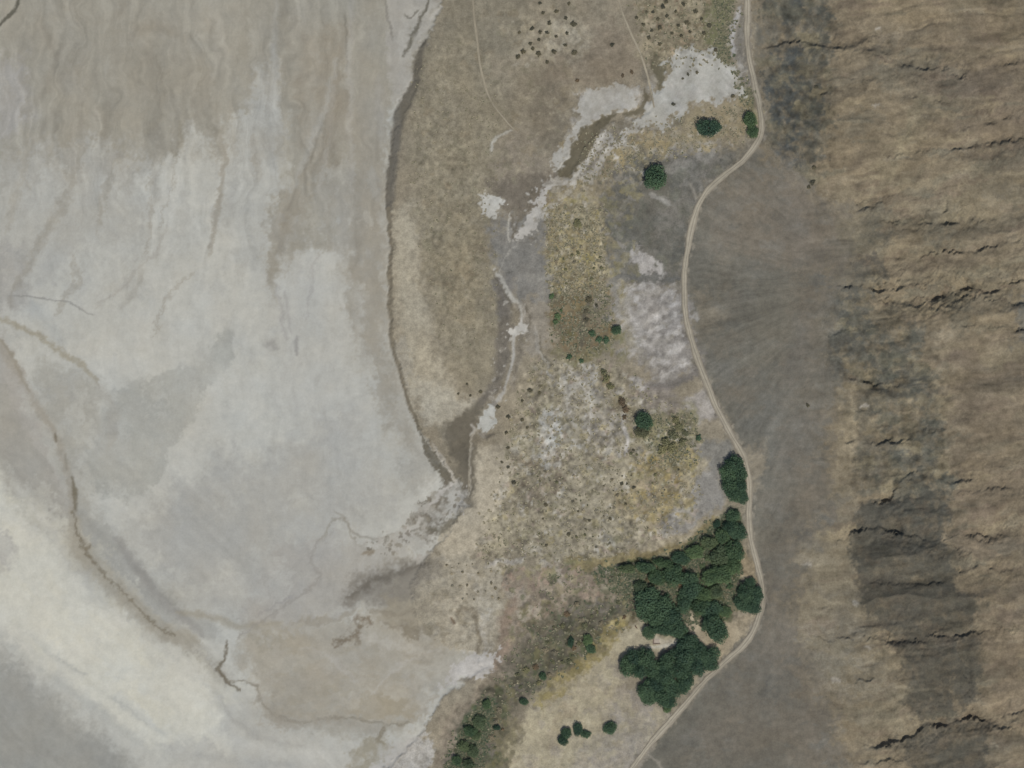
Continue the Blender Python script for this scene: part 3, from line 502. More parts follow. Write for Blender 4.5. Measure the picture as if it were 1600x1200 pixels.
mosaic([(640, 850), (600, 880), (560, 850), (640, 810), (690, 750), (735, 760), (725, 805), (690, 835)], 130, [(174, 170, 162), (108, 102, 90), (128, 122, 108), (164, 160, 150)], 1.6, 6, .85)
mosaic([(745, 640), (790, 480), (770, 420), (790, 415), (830, 480), (830, 530), (790, 640), (760, 690)], 90, [(172, 168, 158), (112, 106, 96), (140, 134, 122)], 1.5, 5, .8)
mosaic([(860, 560), (935, 560), (940, 640), (880, 730), (840, 740)], 110, [(170, 167, 158), (160, 156, 146), (118, 112, 98), (140, 133, 116)], 2, 8, .7)
# wet stream bed
BED = (101, 95, 79)
area([(1006, 138), (1014, 149), (1011, 176), (999, 180), (978, 185), (976, 180), (990, 171), (1005, 167), (1007, 152)], BED, .95, 2, 2.5, cls='stream_bed')
area([(968, 179), (963, 186), (945, 200), (936, 212), (928, 224), (920, 239), (909, 254), (898, 268), (888, 280), (874, 278), (868, 269), (879, 258), (888, 245), (892, 230), (900, 218), (903, 206), (915, 200), (930, 192), (945, 183)], BED, .97, 2, 2.5, cls='stream_bed')
area([(951, 206), (967, 198), (972, 194), (991, 191), (991, 200), (975, 204), (970, 215), (966, 218)], (112, 106, 93), .9, 2, 3)
area([(1050, 183), (1074, 180), (1070, 195), (1052, 195)], (112, 106, 90), .85, 3, 3, .3)
area([(1018, 75), (1030, 85), (1036, 110), (1036, 135), (1030, 143), (1024, 128), (1018, 105)], (98, 93, 76), .9, 3, 3, cls='stream_bed')
area([(1008, 95), (1014, 110), (1014, 140), (1005, 130)], (112, 106, 94), .7, 4, 3)
stroke([(910, 275), (925, 258), (930, 248)], (110, 104, 92), 5, .7, 2, 4, mott=.4)
for x, y, r in ((1089, 112, 5), (1076, 116, 4), (1053, 163, 5), (1118, 78, 6), (1052, 108, 5), (1145, 150, 6)):
    area([(x - r, y), (x, y - r * .8), (x + r, y), (x, y + r * .8)], (128, 124, 114), .7, 2.5, 3)
ROAD = [(1160, -400), (1166, -150), (1168, 0), (1167, 50), (1170, 90), (1178, 125), (1187, 168), (1189, 200), (1182, 222), (1160, 250), (1130, 275), (1105, 298), (1090, 325), (1080, 360), (1073, 400), (1069, 440), (1070, 480), (1077, 520), (1090, 560), (1105, 600), (1122, 640), (1140, 675), (1156, 703), (1168, 735), (1171, 770), (1170, 810), (1173, 840), (1182, 880), (1191, 915), (1190, 945), (1180, 980), (1160, 1010), (1130, 1038), (1100, 1066), (1070, 1100), (1040, 1135), (1010, 1170), (988, 1200), (900, 1310), (700, 1560)]
def smooth_line(pts, step):
    P = np.array(pts, float); P = np.vstack([2 * P[0] - P[1], P, 2 * P[-1] - P[-2]])
    out = []
    for i in range(1, len(P) - 2):
        n = max(2, int(np.hypot(*(P[i + 1] - P[i])) / step))
        for t in np.arange(n) / n:
            a, b, c, d = P[i - 1], P[i], P[i + 1], P[i + 2]
            out.append(.5 * (2 * b + (c - a) * t + (2 * a - 5 * b + 4 * c - d) * t * t + (3 * b - a - 3 * c + d) * t ** 3))
    out.append(P[-2]); return np.array(out)

for q in smooth_line(ROAD, 5.0):                # worn verges, spilled gravel and washed edges along the road
    for sd in (-1, 1):
        if mg.random() < .75:
            r = mg.uniform(1.5, 4.5); x, y = q[0] + sd * mg.uniform(4.5, 8) + mg.normal(0, .8), q[1] + mg.normal(0, 2)
            w = win(x - 8, y - 8, x + 8, y + 8); d = np.hypot(U[w] + 1.5 * WX[w] - x, (V[w] + 1.5 * WY[w] - y) * .6) / r
            blend(w, sstep(1.1, .4, d) * mg.uniform(.2, .8), ((146, 139, 124), (134, 128, 115), (102, 98, 88))[mg.integers(3)])
# --- soil texture: grain, streaks and speckle that follow each ground's own fabric
m_west = np.clip(1 - sstep(540, 680, U + 0 * V), 0, 1)
ang = fbm(U / 300, V / 300, 3, 2)
def ridges0(x, y, seed, oc=4): return np.clip(1 - np.abs(fbm(x, y, seed, oc, .6)) * 4.0, 0, 1)
su = U + 26 * W1x + 18 * ang; sv = V
dv0 = (-U * .70 + V * .72)
m_top = sstep(560, 200, V) * m_west
m_dia = (.4 + .6 * sstep(60, 140, np.abs(dv0 - 640))) * sstep(500, 800, V) * sstep(520, 300, U - (V - 800) * .55)
vert = fbm(su / 9, sv / 110, 6, 4, .6)
du = (U * .72 + V * .70); dv = (-U * .70 + V * .72)
diag = fbm((du + 20 * W1y) / 120, (dv + 6 * W1x) / 9, 11, 4, .6)
cloud = fbm(U / 130 + .7 * W1x, V / 130 + .7 * W1y, 15, 5, .55)
hv = V + 7 * W1y + .12 * U
ew = fbm((U + 8 * W1x) / 60, hv / 7, 18, 4, .62) * (.5 + 1.0 * sstep(-.4, .4, fbm(U / 70, V / 40, 2, 3)))
ew2 = ridges0((U + 10 * W2x) / 70, hv / 20, 10)
m_hill = sstep(1170, 1330, U)
ax, ay = U - 1345, V - 440
rad = np.sqrt(ax * ax + ay * ay) + 1; th = np.arctan2(ay, -ax)
fan = fbm(th * 9 + 1.1 * W1x, rad / 120 + .5 * W1y, 21, 5, .65) * sstep(1320, 1260, U) * sstep(1065, 1095, U - np.abs(V - 450) * .2)
hair = fbm(th * 42 + 1.2 * W1x, rad / 95 + .5 * W1y, 26, 4, .7) * sstep(1330, 1150, U) * sstep(1060, 1095, U - np.abs(V - 450) * .15) * sstep(20, 120, rad)
m_mid = sstep(610, 680, U) * sstep(1180, 1130, U)
def ridges(x, y, seed, oc=4):       # thin branching lines, like drying rims and runnels
    return np.clip(1 - np.abs(fbm(x, y, seed, oc, .55)) * 5.0, 0, 1)
rim_v = ridges((su + 14 * W2x) / 38, sv / 170, 7) * sstep(480, 300, V) * m_west
rim_d = ridges((du + 30 * W1y) / 260, (dv + 16 * W1x) / 40, 14) * m_dia
rim_c = ridges(U / 110 + .5 * W1x, V / 110 + .5 * W1y, 25, 5) * m_west * sstep(200, 420, V)
veg = sstep(.1, .9, N_big + .6)
k = 1 + .085 * N_mid * (1 - .6 * m_west) + .060 * N_small * (.25 + m_mid + m_hill) + .10 * N_big * (1 - .5 * m_west)
k = k + .20 * vert * m_top + .075 * diag * m_dia + .05 * cloud * m_west + .08 * fbm((U + 14 * W1x) / 8, V / 46, 23, 4, .65) * m_west * (1 - m_dia)
k = k - .055 * rim_v - .035 * rim_d - .045 * rim_c
k = k + (.22 * ew - .07 * ew2 + .16 * N_mid) * m_hill + .20 * fan * sstep(40, 160, rad) + .27 * hair + .07 * fbm(U / 3.2, V / 3.2, 30, 2, .7) * (.25 + .75 * m_mid + .6 * m_hill)
k = k + .14 * N_mid * m_mid
# warm / grey drift of the soils
warm = fbm(U / 60, V / 60, 27, 4, .6)
tint = np.stack([1 + .030 * warm, 1 + .0 * warm, 1 - .045 * warm], -1)
# speckle of tussocks and bare crust in the marshy flats
spk = np.zeros_like(U)
def speckle(poly, amp, sc, seed, soft=14):
    w, a = pmask(poly, soft, 8)
    n = fbm(U[w] / sc, V[w] / sc, seed, 2, .7)
    spk[w] += a * amp * 1.9 * np.sign(n) * np.abs(n) ** 1.15
MARSH = [(830, 560), (930, 545), (1000, 600), (1060, 640), (1100, 690), (1095, 790), (1030, 850), (900, 880), (770, 900), (740, 860), (780, 760), (800, 640)]
speckle(MARSH, .30, 6.0, 2)
speckle(MARSH, .16, 12.0, 22)
speckle([(850, 320), (945, 320), (950, 470), (860, 470)], .34, 5.5, 4)
speckle([(900, 190), (1060, 190), (1060, 260), (930, 310)], .16, 7, 8)
speckle([(800, 25), (930, 20), (920, 100), (800, 105)], .16, 6, 10)
speckle([(980, -60), (1130, -60), (1110, 100), (1010, 110)], .26, 6, 12)
speckle([(640, 150), (750, 200), (770, 420), (760, 560), (680, 520), (645, 350)], .17, 6.5, 14, 25)
speckle([(680, 860), (800, 870), (800, 1000), (700, 1000)], .16, 6, 16)
speckle([(860, 870), (1000, 880), (980, 980), (800, 1100), (680, 1260), (640, 1200), (790, 1000)], .22, 8, 19)
speckle([(985, 447), (1060, 440), (1092, 575), (1020, 600), (970, 500)], .16, 10, 28)
speckle([(930, 860), (1160, 790), (1180, 960), (1060, 1010), (980, 980)], .28, 7, 26)
speckle([(1195, -60), (1310, -60), (1300, 300), (1200, 220)], .22, 9, 30)
speckle([(1290, 480), (1480, 480), (1500, 760), (1330, 780)], .24, 10, 29)
k = np.clip(k + spk, .45, 1.6)
C *= (k[..., None] * tint).astype(np.float32)
C = np.clip(C, .012, .62)

# ------------------------------------------------------------------ relief
Z = np.zeros_like(U)
wE, east = pmask(EAST, 3.5, 3, (slice(None), slice(None)))
Z += 0.9 * east
Z += sstep(700, 1170, U) * 2.0
Z += np.clip(U - 1170, 0, 200) * S * .030
toe = 1225 + 100 * sstep(200, 360, V) - 30 * sstep(820, 950, V) + 30 * sstep(1000, 1200, V) + 14 * W1x
hx = np.clip(U - toe, 0, 700)
Z += hx * S * .16 * sstep(0, 90, hx)
hm = sstep(0, 60, U - toe) * sstep(2600, 1700, U)
rid = fbm((U + 10 * W1x) / 170, (V + .10 * U + 14 * W1y) / 62, 23, 3, .42)
Z += hm * 3.0 * (1 - np.abs(rid) * 2.0)
rill = ridges0((U + 8 * W1x) / 90, (V + .12 * U + 8 * W1y) / 26, 12, 3)
Z -= hm * .6 * rill * (.4 + .9 * sstep(-.3, .5, N_big))
Z += hm * .28 * fbm(U / 18, V / 8, 31, 3, .6)
Z += .10 * N_mid * (sstep(600, 700, U)) + .05 * N_big
far = np.maximum(np.abs(U - 800) - 1500, np.abs(V - 600) - 1500)
Z *= 1 - .55 * sstep(0, 6000, far)
# gullies: steep southern bank, gentle northern bank
GUL = [([(1195, 70), (1215, 66), (1250, 61), (1270, 68), (1312, 72), (1340, 66)], 3.2), ([(1350, 76), (1370, 78), (1395, 81)], 2.2), ([(1400, 98), (1420, 101), (1462, 102), (1480, 110)], 2.6),
       ([(1425, 238), (1445, 233), (1500, 228), (1560, 222), (1592, 214), (1640, 205)], 2.6), ([(1495, 122), (1512, 109)], 2.0), ([(1550, 104), (1600, 95), (1660, 88)], 2.2),
       ([(1338, 326), (1360, 320), (1386, 312)], 2.6), ([(1448, 334), (1484, 326)], 2.4), ([(1424, 345), (1460, 344), (1508, 347)], 3.4),
       ([(1425, 408), (1450, 391), (1465, 388), (1520, 389), (1545, 381), (1582, 375), (1640, 360)], 2.8), ([(1385, 400), (1425, 406)], 1.8),
       ([(1316, 449), (1340, 448), (1356, 446), (1376, 453), (1396, 447), (1418, 446)], 4.4), ([(1410, 472), (1440, 475), (1460, 465), (1470, 464)], 3.0), ([(1468, 464), (1488, 463)], 4.2), ([(1488, 457), (1508, 446), (1530, 452), (1548, 455), (1562, 449)], 3.8), ([(1573, 442), (1600, 438), (1650, 430)], 2.4),
       ([(1326, 590), (1345, 594), (1374, 598)], 3.0), ([(1318, 686), (1350, 690), (1400, 690), (1432, 682)], 2.4), ([(1330, 776), (1345, 772)], 1.8), ([(1360, 785), (1388, 781), (1396, 766), (1404, 758)], 3.4),
       ([(1312, 842), (1326, 832), (1345, 824), (1372, 820), (1400, 829), (1442, 837), (1470, 850)], 3.6), ([(1515, 836), (1548, 830)], 3.0), ([(1570, 837), (1600, 834), (1650, 838)], 3.0),
       ([(1498, 893), (1530, 880)], 2.2), ([(1545, 886), (1562, 892), (1585, 884)], 2.4), ([(1305, 992), (1336, 996)], 2.2), ([(1385, 1000), (1408, 999)], 3.2), ([(1440, 994), (1460, 988), (1500, 990), (1550, 984)], 2.6),
       ([(1358, 1162), (1385, 1160), (1412, 1150), (1450, 1134), (1482, 1126), (1520, 1118), (1546, 1127)], 4.0), ([(1560, 1116), (1600, 1106), (1660, 1095)], 2.6),
       ([(1478, 751), (1522, 748)], 2.2), ([(1535, 764), (1560, 758), (1588, 762)], 2.8), ([(1535, 192), (1572, 184)], 2.4), ([(1575, 470), (1640, 472)], 2.4), ([(1578, 512), (1640, 514)], 2.6), ([(1490, 508), (1528, 503)], 2.0),
       ([(1300, 520), (1345, 512)], 1.2), ([(1400, 640), (1470, 636)], 1.4), ([(1390, 655), (1440, 658)], 1.2), ([(1335, 640), (1380, 644)], 1.6), ([(1270, 990), (1310, 1000)], 1.0), ([(1340, 905), (1420, 912), (1480, 905)], 1.6), ([(1500, 1010), (1512, 1060), (1525, 1100)], 1.4),
       ([(1330, 1060), (1400, 1056)], 1.2), ([(1250, 945), (1300, 950)], 1.0), ([(1340, 1190), (1420, 1180)], 1.6), ([(1420, 150), (1480, 156)], 1.4), ([(1320, 120), (1380, 130)], 1.0), ([(1280, 145), (1300, 146)], 1.6)]
for pts, dep in GUL:
    if pts[0][0] > pts[-1][0]: pts = pts[::-1]
    w = bbox(pts, 26)
    X = U[w] + 2.6 * WX[w]; Y = V[w] + 2.6 * WY[w]
    d, t, sg = line_sd(pts, X, Y)     # sg > 0 : south of the line
    fade = np.clip(np.minimum(t, 1 - t) * 6 + .12, 0, 1) ** .6 * np.clip(.85 + 1.3 * fbm(U[w] / 16, V[w] / 40, 8, 2), .12, 1.5)
    north = 1 - sstep(0, 17, d); south = 1 - sstep(1.0, 5.0, d)
    e = np.where(sg > 0, south, north)
    Z[w] -= .72 * dep * fade * e
    if dep > 2.3:                                # the wider valley each gully has worn
        w = bbox(pts, 75); d, t, sg = line_sd(pts, U[w] + 5 * WX[w], V[w] + 5 * WY[w])
        Z[w] -= .7 * dep * np.where(sg > 0, np.exp(-(d / 20) ** 2), np.exp(-(d / 34) ** 2)) * hm[w]
# stream beds are cut below the flats
for pts, wd, dep in (([(1010, 140), (1010, 172), (985, 182), (960, 184), (930, 200), (900, 235), (885, 275)], 18, .8), (SHORE[2:], 10, .5), ([(663, 70), (652, 120), (628, 172), (614, 250), (607, 310)], 20, .5), ([(715, 700), (728, 740), (726, 780)], 24, .8), ([(1026, 80), (1032, 110), (1030, 140)], 14, .6)):
    w = bbox(pts, wd + 6); d, t, _ = line_sd(pts, U[w] + 2 * WX[w], V[w] + 2 * WY[w])
    Z[w] -= dep * (1 - sstep(wd * .25, wd * .6, d))

def place(u, v):
    """world position of the ground seen at photograph pixel u, v"""
    u = np.asarray(u, float); v = np.asarray(v, float)
    i = np.clip(np.searchsorted(ua, u) - 1, 0, NU - 2); j = np.clip(np.searchsorted(va, v) - 1, 0, NV - 2)
    fu = (u - ua[i]) / (ua[i + 1] - ua[i]); fv = (v - va[j]) / (va[j + 1] - va[j])
    z = (Z[j, i] * (1 - fu) + Z[j, i + 1] * fu) * (1 - fv) + (Z[j + 1, i] * (1 - fu) + Z[j + 1, i + 1] * fu) * fv
    return (u - 800) * S * (1 - z / H), (600 - v) * S * (1 - z / H), z

PATHS = [([(955, -300), (958, -60), (968, 5), (985, 50), (1000, 82), (1010, 112), (1017, 142), (1022, 168)], 4.5, 'pale narrow dirt track running down from the top edge into the salt pan'),
         ([(734, -300), (738, -20), (745, 60), (752, 110), (766, 155), (790, 188), (803, 202)], 5, 'faint sandy track crossing the brown flat near the top centre')]
# ------------------------------------------------------------------ materials
def nodes(name):
    m = bpy.data.materials.new(name); m.use_nodes = True
    return m, m.node_tree, m.node_tree.nodes['Principled BSDF']

def ground_material(name, amp=.10, scale=.9, bump=.25, rough=.95):
    m, nt, bs = nodes(name); N = nt.nodes; L = nt.links
    at = N.new('ShaderNodeAttribute'); at.attribute_name = 'soil'
    geo = N.new('ShaderNodeNewGeometry')
    n1 = N.new('ShaderNodeTexNoise'); n1.inputs['Scale'].default_value = scale; n1.inputs['Detail'].default_value = 4; n1.inputs['Roughness'].default_value = .65
    n2 = N.new('ShaderNodeTexNoise'); n2.inputs['Scale'].default_value = scale * .28; n2.inputs['Detail'].default_value = 3
    L.new(geo.outputs['Position'], n1.inputs['Vector']); L.new(geo.outputs['Position'], n2.inputs['Vector'])
    ad = N.new('ShaderNodeMath'); ad.operation = 'ADD'; L.new(n1.outputs[0], ad.inputs[0]); L.new(n2.outputs[0], ad.inputs[1])
    mr = N.new('ShaderNodeMapRange'); mr.inputs['From Min'].default_value = .6; mr.inputs['From Max'].default_value = 1.4
    mr.inputs['To Min'].default_value = 1 - amp * 1.6; mr.inputs['To Max'].default_value = 1 + amp * 1.6
    L.new(ad.outputs[0], mr.inputs['Value'])
    mx = N.new('ShaderNodeVectorMath'); mx.operation = 'SCALE'
    L.new(at.outputs['Color'], mx.inputs[0]); L.new(mr.outputs[0], mx.inputs['Scale'])
    L.new(mx.outputs[0], bs.inputs['Base Color'])
    bs.inputs['Roughness'].default_value = rough; bs.inputs['Specular IOR Level'].default_value = .1
    bp = N.new('ShaderNodeBump'); bp.inputs['Strength'].default_value = bump; bp.inputs['Distance'].default_value = .35
    L.new(n1.outputs[0], bp.inputs['Height']); L.new(bp.outputs[0], bs.inputs['Normal'])
    return m

def leaf_material(name, c, var=.35):
    m, nt, bs = nodes(name); N = nt.nodes; L = nt.links
    oi = N.new('ShaderNodeObjectInfo'); at = N.new('ShaderNodeAttribute'); at.attribute_name = 'leaf'
    ad = N.new('ShaderNodeMath'); ad.operation = 'ADD'; L.new(oi.outputs['Random'], ad.inputs[0]); L.new(at.outputs['Fac'], ad.inputs[1])
    rp = N.new('ShaderNodeMapRange'); rp.inputs['From Max'].default_value = 2; rp.inputs['To Min'].default_value = 0; rp.inputs['To Max'].default_value = 1
    L.new(ad.outputs[0], rp.inputs['Value'])
    cr = N.new('ShaderNodeValToRGB'); c = np.array(c)
    cr.color_ramp.elements[0].color = (*(c * np.array([1 - var, 1 - var * .9, 1 - var * .7])), 1); cr.color_ramp.elements[0].position = .15
    cr.color_ramp.elements[1].color = (*(c * np.array([1 + var * 1.5, 1 + var, 1 + var * .5])), 1); cr.color_ramp.elements[1].position = .85
    L.new(rp.outputs[0], cr.inputs[0]); L.new(cr.outputs[0], bs.inputs['Base Color'])
    bs.inputs['Roughness'].default_value = .75; bs.inputs['Specular IOR Level'].default_value = .2
    return m

def bark_material(name, c):
    m, nt, bs = nodes(name); N = nt.nodes; L = nt.links
    n = N.new('ShaderNodeTexNoise'); n.inputs['Scale'].default_value = 6; n.inputs['Detail'].default_value = 4
    cr = N.new('ShaderNodeValToRGB'); c = np.array(c)
    cr.color_ramp.elements[0].color = (*(c * .6), 1); cr.color_ramp.elements[1].color = (*(c * 1.4), 1)
    L.new(n.outputs[0], cr.inputs[0]); L.new(cr.outputs[0], bs.inputs['Base Color']); bs.inputs['Roughness'].default_value = .9
    return m

M_leaf = {'dark': leaf_material('dark_foliage', (.048, .090, .053), .38), 'green': leaf_material('green_foliage', (.068, .115, .056), .38),
          'olive': leaf_material('olive_foliage', (.13, .135, .075), .3), 'grey': leaf_material('grey_scrub_foliage', (.165, .155, .110), .3),
          'moss': leaf_material('moss_green_foliage', (.075, .108, .058), .3), 'brown': leaf_material('dry_brown_foliage', (.125, .098, .062), .3), 'dim': leaf_material('dim_scrub_foliage', (.088, .086, .058), .3), 'pale': leaf_material('pale_scrub_foliage', (.26, .245, .18), .3)}
M_bark = bark_material('bark', (.10, .08, .06))

# ------------------------------------------------------------------ build ground sheets
def tag(o, label, cat=None, group=None, kind=None):
    o['label'] = label
    if cat: o['category'] = cat
    if group: o['group'] = group
    if kind: o['kind'] = kind
    return o

def mesh_np(name, co, faces, mat, parent=None, attr=None, attr_name='soil', smooth=True):
    me = bpy.data.meshes.new(name)
    co = np.asarray(co, np.float32); faces = np.asarray(faces, np.int32); n = faces.shape[1]
    me.vertices.add(len(co)); me.vertices.foreach_set('co', co.ravel())
    me.loops.add(faces.size); me.loops.foreach_set('vertex_index', faces.ravel())
    me.polygons.add(len(faces)); me.polygons.foreach_set('loop_start', np.arange(0, faces.size, n, dtype=np.int32))
    me.update(calc_edges=True)
    me.polygons.foreach_set('use_smooth', np.full(len(faces), smooth))
    if attr is not None:
        if attr.ndim == 2:
            a = me.attributes.new(attr_name, 'FLOAT_COLOR', 'POINT')
            a.data.foreach_set('color', np.hstack([attr, np.ones((len(attr), 1))]).astype(np.float32).ravel())
        else:
            a = me.attributes.new(attr_name, 'FLOAT', 'POINT'); a.data.foreach_set('value', attr.astype(np.float32))
    if mat: me.materials.append(mat)
    o = bpy.data.objects.new(name, me); col.objects.link(o)
    if parent: o.parent = parent
    return o

PX = (U - 800) * S * (1 - Z / H); PY = (600 - V) * S * (1 - Z / H)
CO = np.stack([PX, PY, Z], -1).reshape(-1, 3)
CF = C.reshape(-1, 3)
gx = np.gradient(Z, axis=1) / np.maximum(np.gradient(PX, axis=1), 1e-6); gy = np.gradient(Z, axis=0) / np.minimum(np.gradient(PY, axis=0), -1e-6)
NRM = np.stack([-gx, -gy, np.ones_like(Z)], -1).reshape(-1, 3); NRM /= np.linalg.norm(NRM, axis=1)[:, None]
idx = np.arange(NV * NU).reshape(NV, NU)
quads = np.stack([idx[1:, :-1], idx[1:, 1:], idx[:-1, 1:], idx[:-1, :-1]], -1).reshape(-1, 4)
qc = CLS[:-1, :-1].reshape(-1)
inv = {v: k for k, v in classes.items()}
INFO = {'salt_flat': ('salt_flat', 'pale grey dry lake bed with streaks filling the left of the scene'),
        'ground': ('ground', 'brown and tan scrubby flat between the lake bed and the road'),
        'gravel_fan': ('gravel_fan', 'smooth grey gravel fan between the dirt road and the hills'),
        'hillside': ('hillside', 'brown eroded hillside with dark rock bands and gullies on the right'),
        'muddy_bank': ('mud_bank', 'dark grey muddy bank along the old shoreline'),
        'stream_bed': ('stream_bed', 'dark brown stream bed winding between the white salt pans'),
        'salt_pan_a': ('salt_pan', 'white salt pan on the left bank of the dark stream bed'),
        'salt_pan_b': ('salt_pan', 'largest white salt pan, beside the road near the top'),
        'salt_pan_c': ('salt_pan', 'patchy pale salt strip along the right bank of the stream bed'),
        'salt_pan_d': ('salt_pan', 'ragged white salt streak where the stream bed drains south'),
        'salt_pan_e': ('salt_pan', 'small isolated white salt patch on the brown flat'),
        'salt_pan_f': ('salt_pan', 'thin white salt thread with small knots down the middle'),
        'salt_pan_g': ('salt_pan', 'white teardrop of salt at the end of the thread'),
        'salt_pan_h': ('salt_pan', 'white salt patch at the edge of the pinkish soil')}
mats = {k: ground_material(k + '_soil', a, s, b) for k, a, s, b in (('salt_flat', .06, .6, .14), ('ground', .20, .8, .5), ('gravel_fan', .14, .8, .4), ('hillside', .20, .7, .6), ('mud_bank', .08, .9, .3), ('stream_bed', .10, .9, .25), ('salt_pan', .10, .8, .25))}
for k, v in inv.items():
    f = quads[qc == k]
    if not len(f): continue
    used, f2 = np.unique(f, return_inverse=True)
    nm, lab = INFO[v]
    o = mesh_np(nm, CO[used], f2.reshape(-1, 4), mats[nm], attr=CF[used])
    o.data.normals_split_custom_set_from_vertices(NRM[used])
    tag(o, lab, nm.replace('_', ' '), kind='structure')

# ------------------------------------------------------------------ road and tracks: ribbons with wheel ruts and low berms
def ribbon(name, pts, width, label, cols, nx, lift, prof):
    P = smooth_line(pts, 1.6); T = np.gradient(P, axis=0); T /= np.linalg.norm(T, axis=1)[:, None]
    Nn = np.stack([-T[:, 1], T[:, 0]], -1); n = len(P)
    s = np.concatenate([[0], np.cumsum(np.hypot(*np.diff(P, axis=0).T))])
    offs = np.linspace(-.5, .5, nx); co = []; cc = []
    wl = width * (1 + .5 * fbm(s / 26, s * 0, 3, 3, .6)); wr = width * (1 + .5 * fbm(s / 26, s * 0 + 9, 4, 3, .6))
    for j, q in enumerate(offs):
        w = np.where(q < 0, wl, wr)
        jit = fbm(s / 30, s * 0 + q, 7, 2) * width * .06
        uv = P + Nn * (q * w + jit)[:, None]
        x, y, z = place(uv[:, 0], uv[:, 1])
        co.append(np.stack([x, y, z + lift + prof[j]], -1))
        base = np.array(alb(cols[j]))
        br = 1 + .20 * fbm(s / 14, s * 0 + j * .8, 12, 3, .6) + .16 * fbm(s / 90, s * 0, 5, 2)
        cc.append(base[None] * br[:, None])
    co = np.stack(co, 1).reshape(-1, 3); cc = np.stack(cc, 1).reshape(-1, 3)
    I = np.arange(n * nx).reshape(n, nx)
    F = np.stack([I[:-1, :-1], I[:-1, 1:], I[1:, 1:], I[1:, :-1]], -1).reshape(-1, 4)
    a, b, c = co[F[0, 0]], co[F[0, 1]], co[F[0, 2]]
    if np.cross(b - a, c - a)[2] < 0: F = F[:, ::-1]
    o = mesh_np(name, co, F, road_mat, attr=cc)
    return tag(o, label, name.replace('_', ' '), kind='structure')
road_mat = ground_material('road_dust', .08, 1.0, .2)
ribbon('dirt_road', ROAD, 11.5, 'pale unpaved road curving along the foot of the grey gravel fan',
       [(112, 107, 98), (138, 131, 117), (152, 145, 129), (166, 159, 143), (139, 132, 117), (164, 157, 141), (150, 143, 127), (134, 127, 113), (112, 107, 98)], 9, .10,
       [-.35, .16, .06, 0, .07, 0, .06, .16, -.35])
for pts, wd, lab in PATHS:
    f = .7 if wd == 5 else 1.0
    ribbon('dirt_track', pts, wd, lab, [tuple(q + f * d for q in (136, 128, 110)) for d in (0, 13, 20, 13, 0)], 5, .08, [-.3, .02, 0, .02, -.3])

# ------------------------------------------------------------------ trees and shrubs
def tube(rings, k=6):
    """rings: list of (centre, radius); returns verts, quads"""
    vs, fs = [], []
    for i, (c, r) in enumerate(rings):
        for a in range(k):
            t = 2 * math.pi * a / k; vs.append((c[0] + r * math.cos(t), c[1] + r * math.sin(t), c[2]))
        if i:
            b = i * k
            for a in range(k): fs.append((b - k + a, b - k + (a + 1) % k, b + (a + 1) % k, b + a))
    return vs, fs

def trunk_mesh(seed, h=.75, r=.07, limbs=5, spread=.55):
    g = np.random.default_rng(seed); vs, fs = [], []
    def add(rings):
        v, f = tube(rings); o = len(vs); vs.extend(v); fs.extend([tuple(i + o for i in q) for q in f])
    bend = g.normal(0, .04, (4, 2))
    stem = [(np.array([0, 0, -.06]), r * 1.5), (np.array([bend[0, 0], bend[0, 1], h * .25]), r), (np.array([bend[1, 0], bend[1, 1], h * .55]), r * .75), (np.array([bend[2, 0], bend[2, 1], h]), r * .25)]
    add(stem)
    for i in range(limbs):
        a = 2 * math.pi * (i + g.random() * .6) / limbs; z0 = h * (.22 + .4 * g.random()); L = spread * (.7 + .4 * g.random())
        p0 = np.array([bend[1, 0], bend[1, 1], z0]); d = np.array([math.cos(a), math.sin(a), .55])
        add([(p0, r * .55), (p0 + d * L * .5, r * .38), (p0 + d * L + np.array([0, 0, .05]), r * .12)])
    return vs, fs

def crown_mesh(seed, n, size, lobes=8, flat=.8):
    """leaf quads spread over a lumpy crown of radius 1; flat = crown height / radius"""
    g = np.random.default_rng(seed)
    L = [(np.array([0, 0, flat * .55]), .62)]
    for i in range(lobes):
        a = 2 * math.pi * (i + g.random() * .7) / lobes; d = .38 + .30 * g.random()
        L.append((np.array([d * math.cos(a), d * math.sin(a), flat * (.30 + .35 * g.random())]), .30 + .16 * g.random()))
    vol = np.array([q[1] ** 2 for q in L]); vol /= vol.sum()
    which = g.choice(len(L), n, p=vol)
    cen = np.array([q[0] for q in L])[which]; rad = np.array([q[1] for q in L])[which]
    d = g.normal(size=(n, 3)); d /= np.linalg.norm(d, axis=1)[:, None]; d[:, 2] = np.where(d[:, 2] < -.35, -d[:, 2], d[:, 2])
    rr = rad * (1 - .55 * g.random(n) ** 2.0) * (1 + .10 * g.normal(size=n))
    p = cen + d * rr[:, None] * np.array([1, 1, .85 * flat + .1])
    p[:, 2] = np.maximum(p[:, 2], .03)
    nn = d * .8 + g.normal(0, .55, (n, 3)) + np.array([0, 0, .35]); nn /= np.linalg.norm(nn, axis=1)[:, None]
    t = np.cross(nn, g.normal(size=(n, 3))); t /= np.linalg.norm(t, axis=1)[:, None]; b = np.cross(nn, t)
    s = size * (.6 + .8 * g.random(n))[:, None]
    q = np.stack([p - t * s, p - b * s * .55, p + t * s, p + b * s * .55], 1)      # pointed leaf sprays
    clump = np.array(g.random(len(L)))[which] * .6 + g.random(n) * .4
    return q.reshape(-1, 3), np.arange(n * 4).reshape(-1, 4), np.repeat(clump, 4)

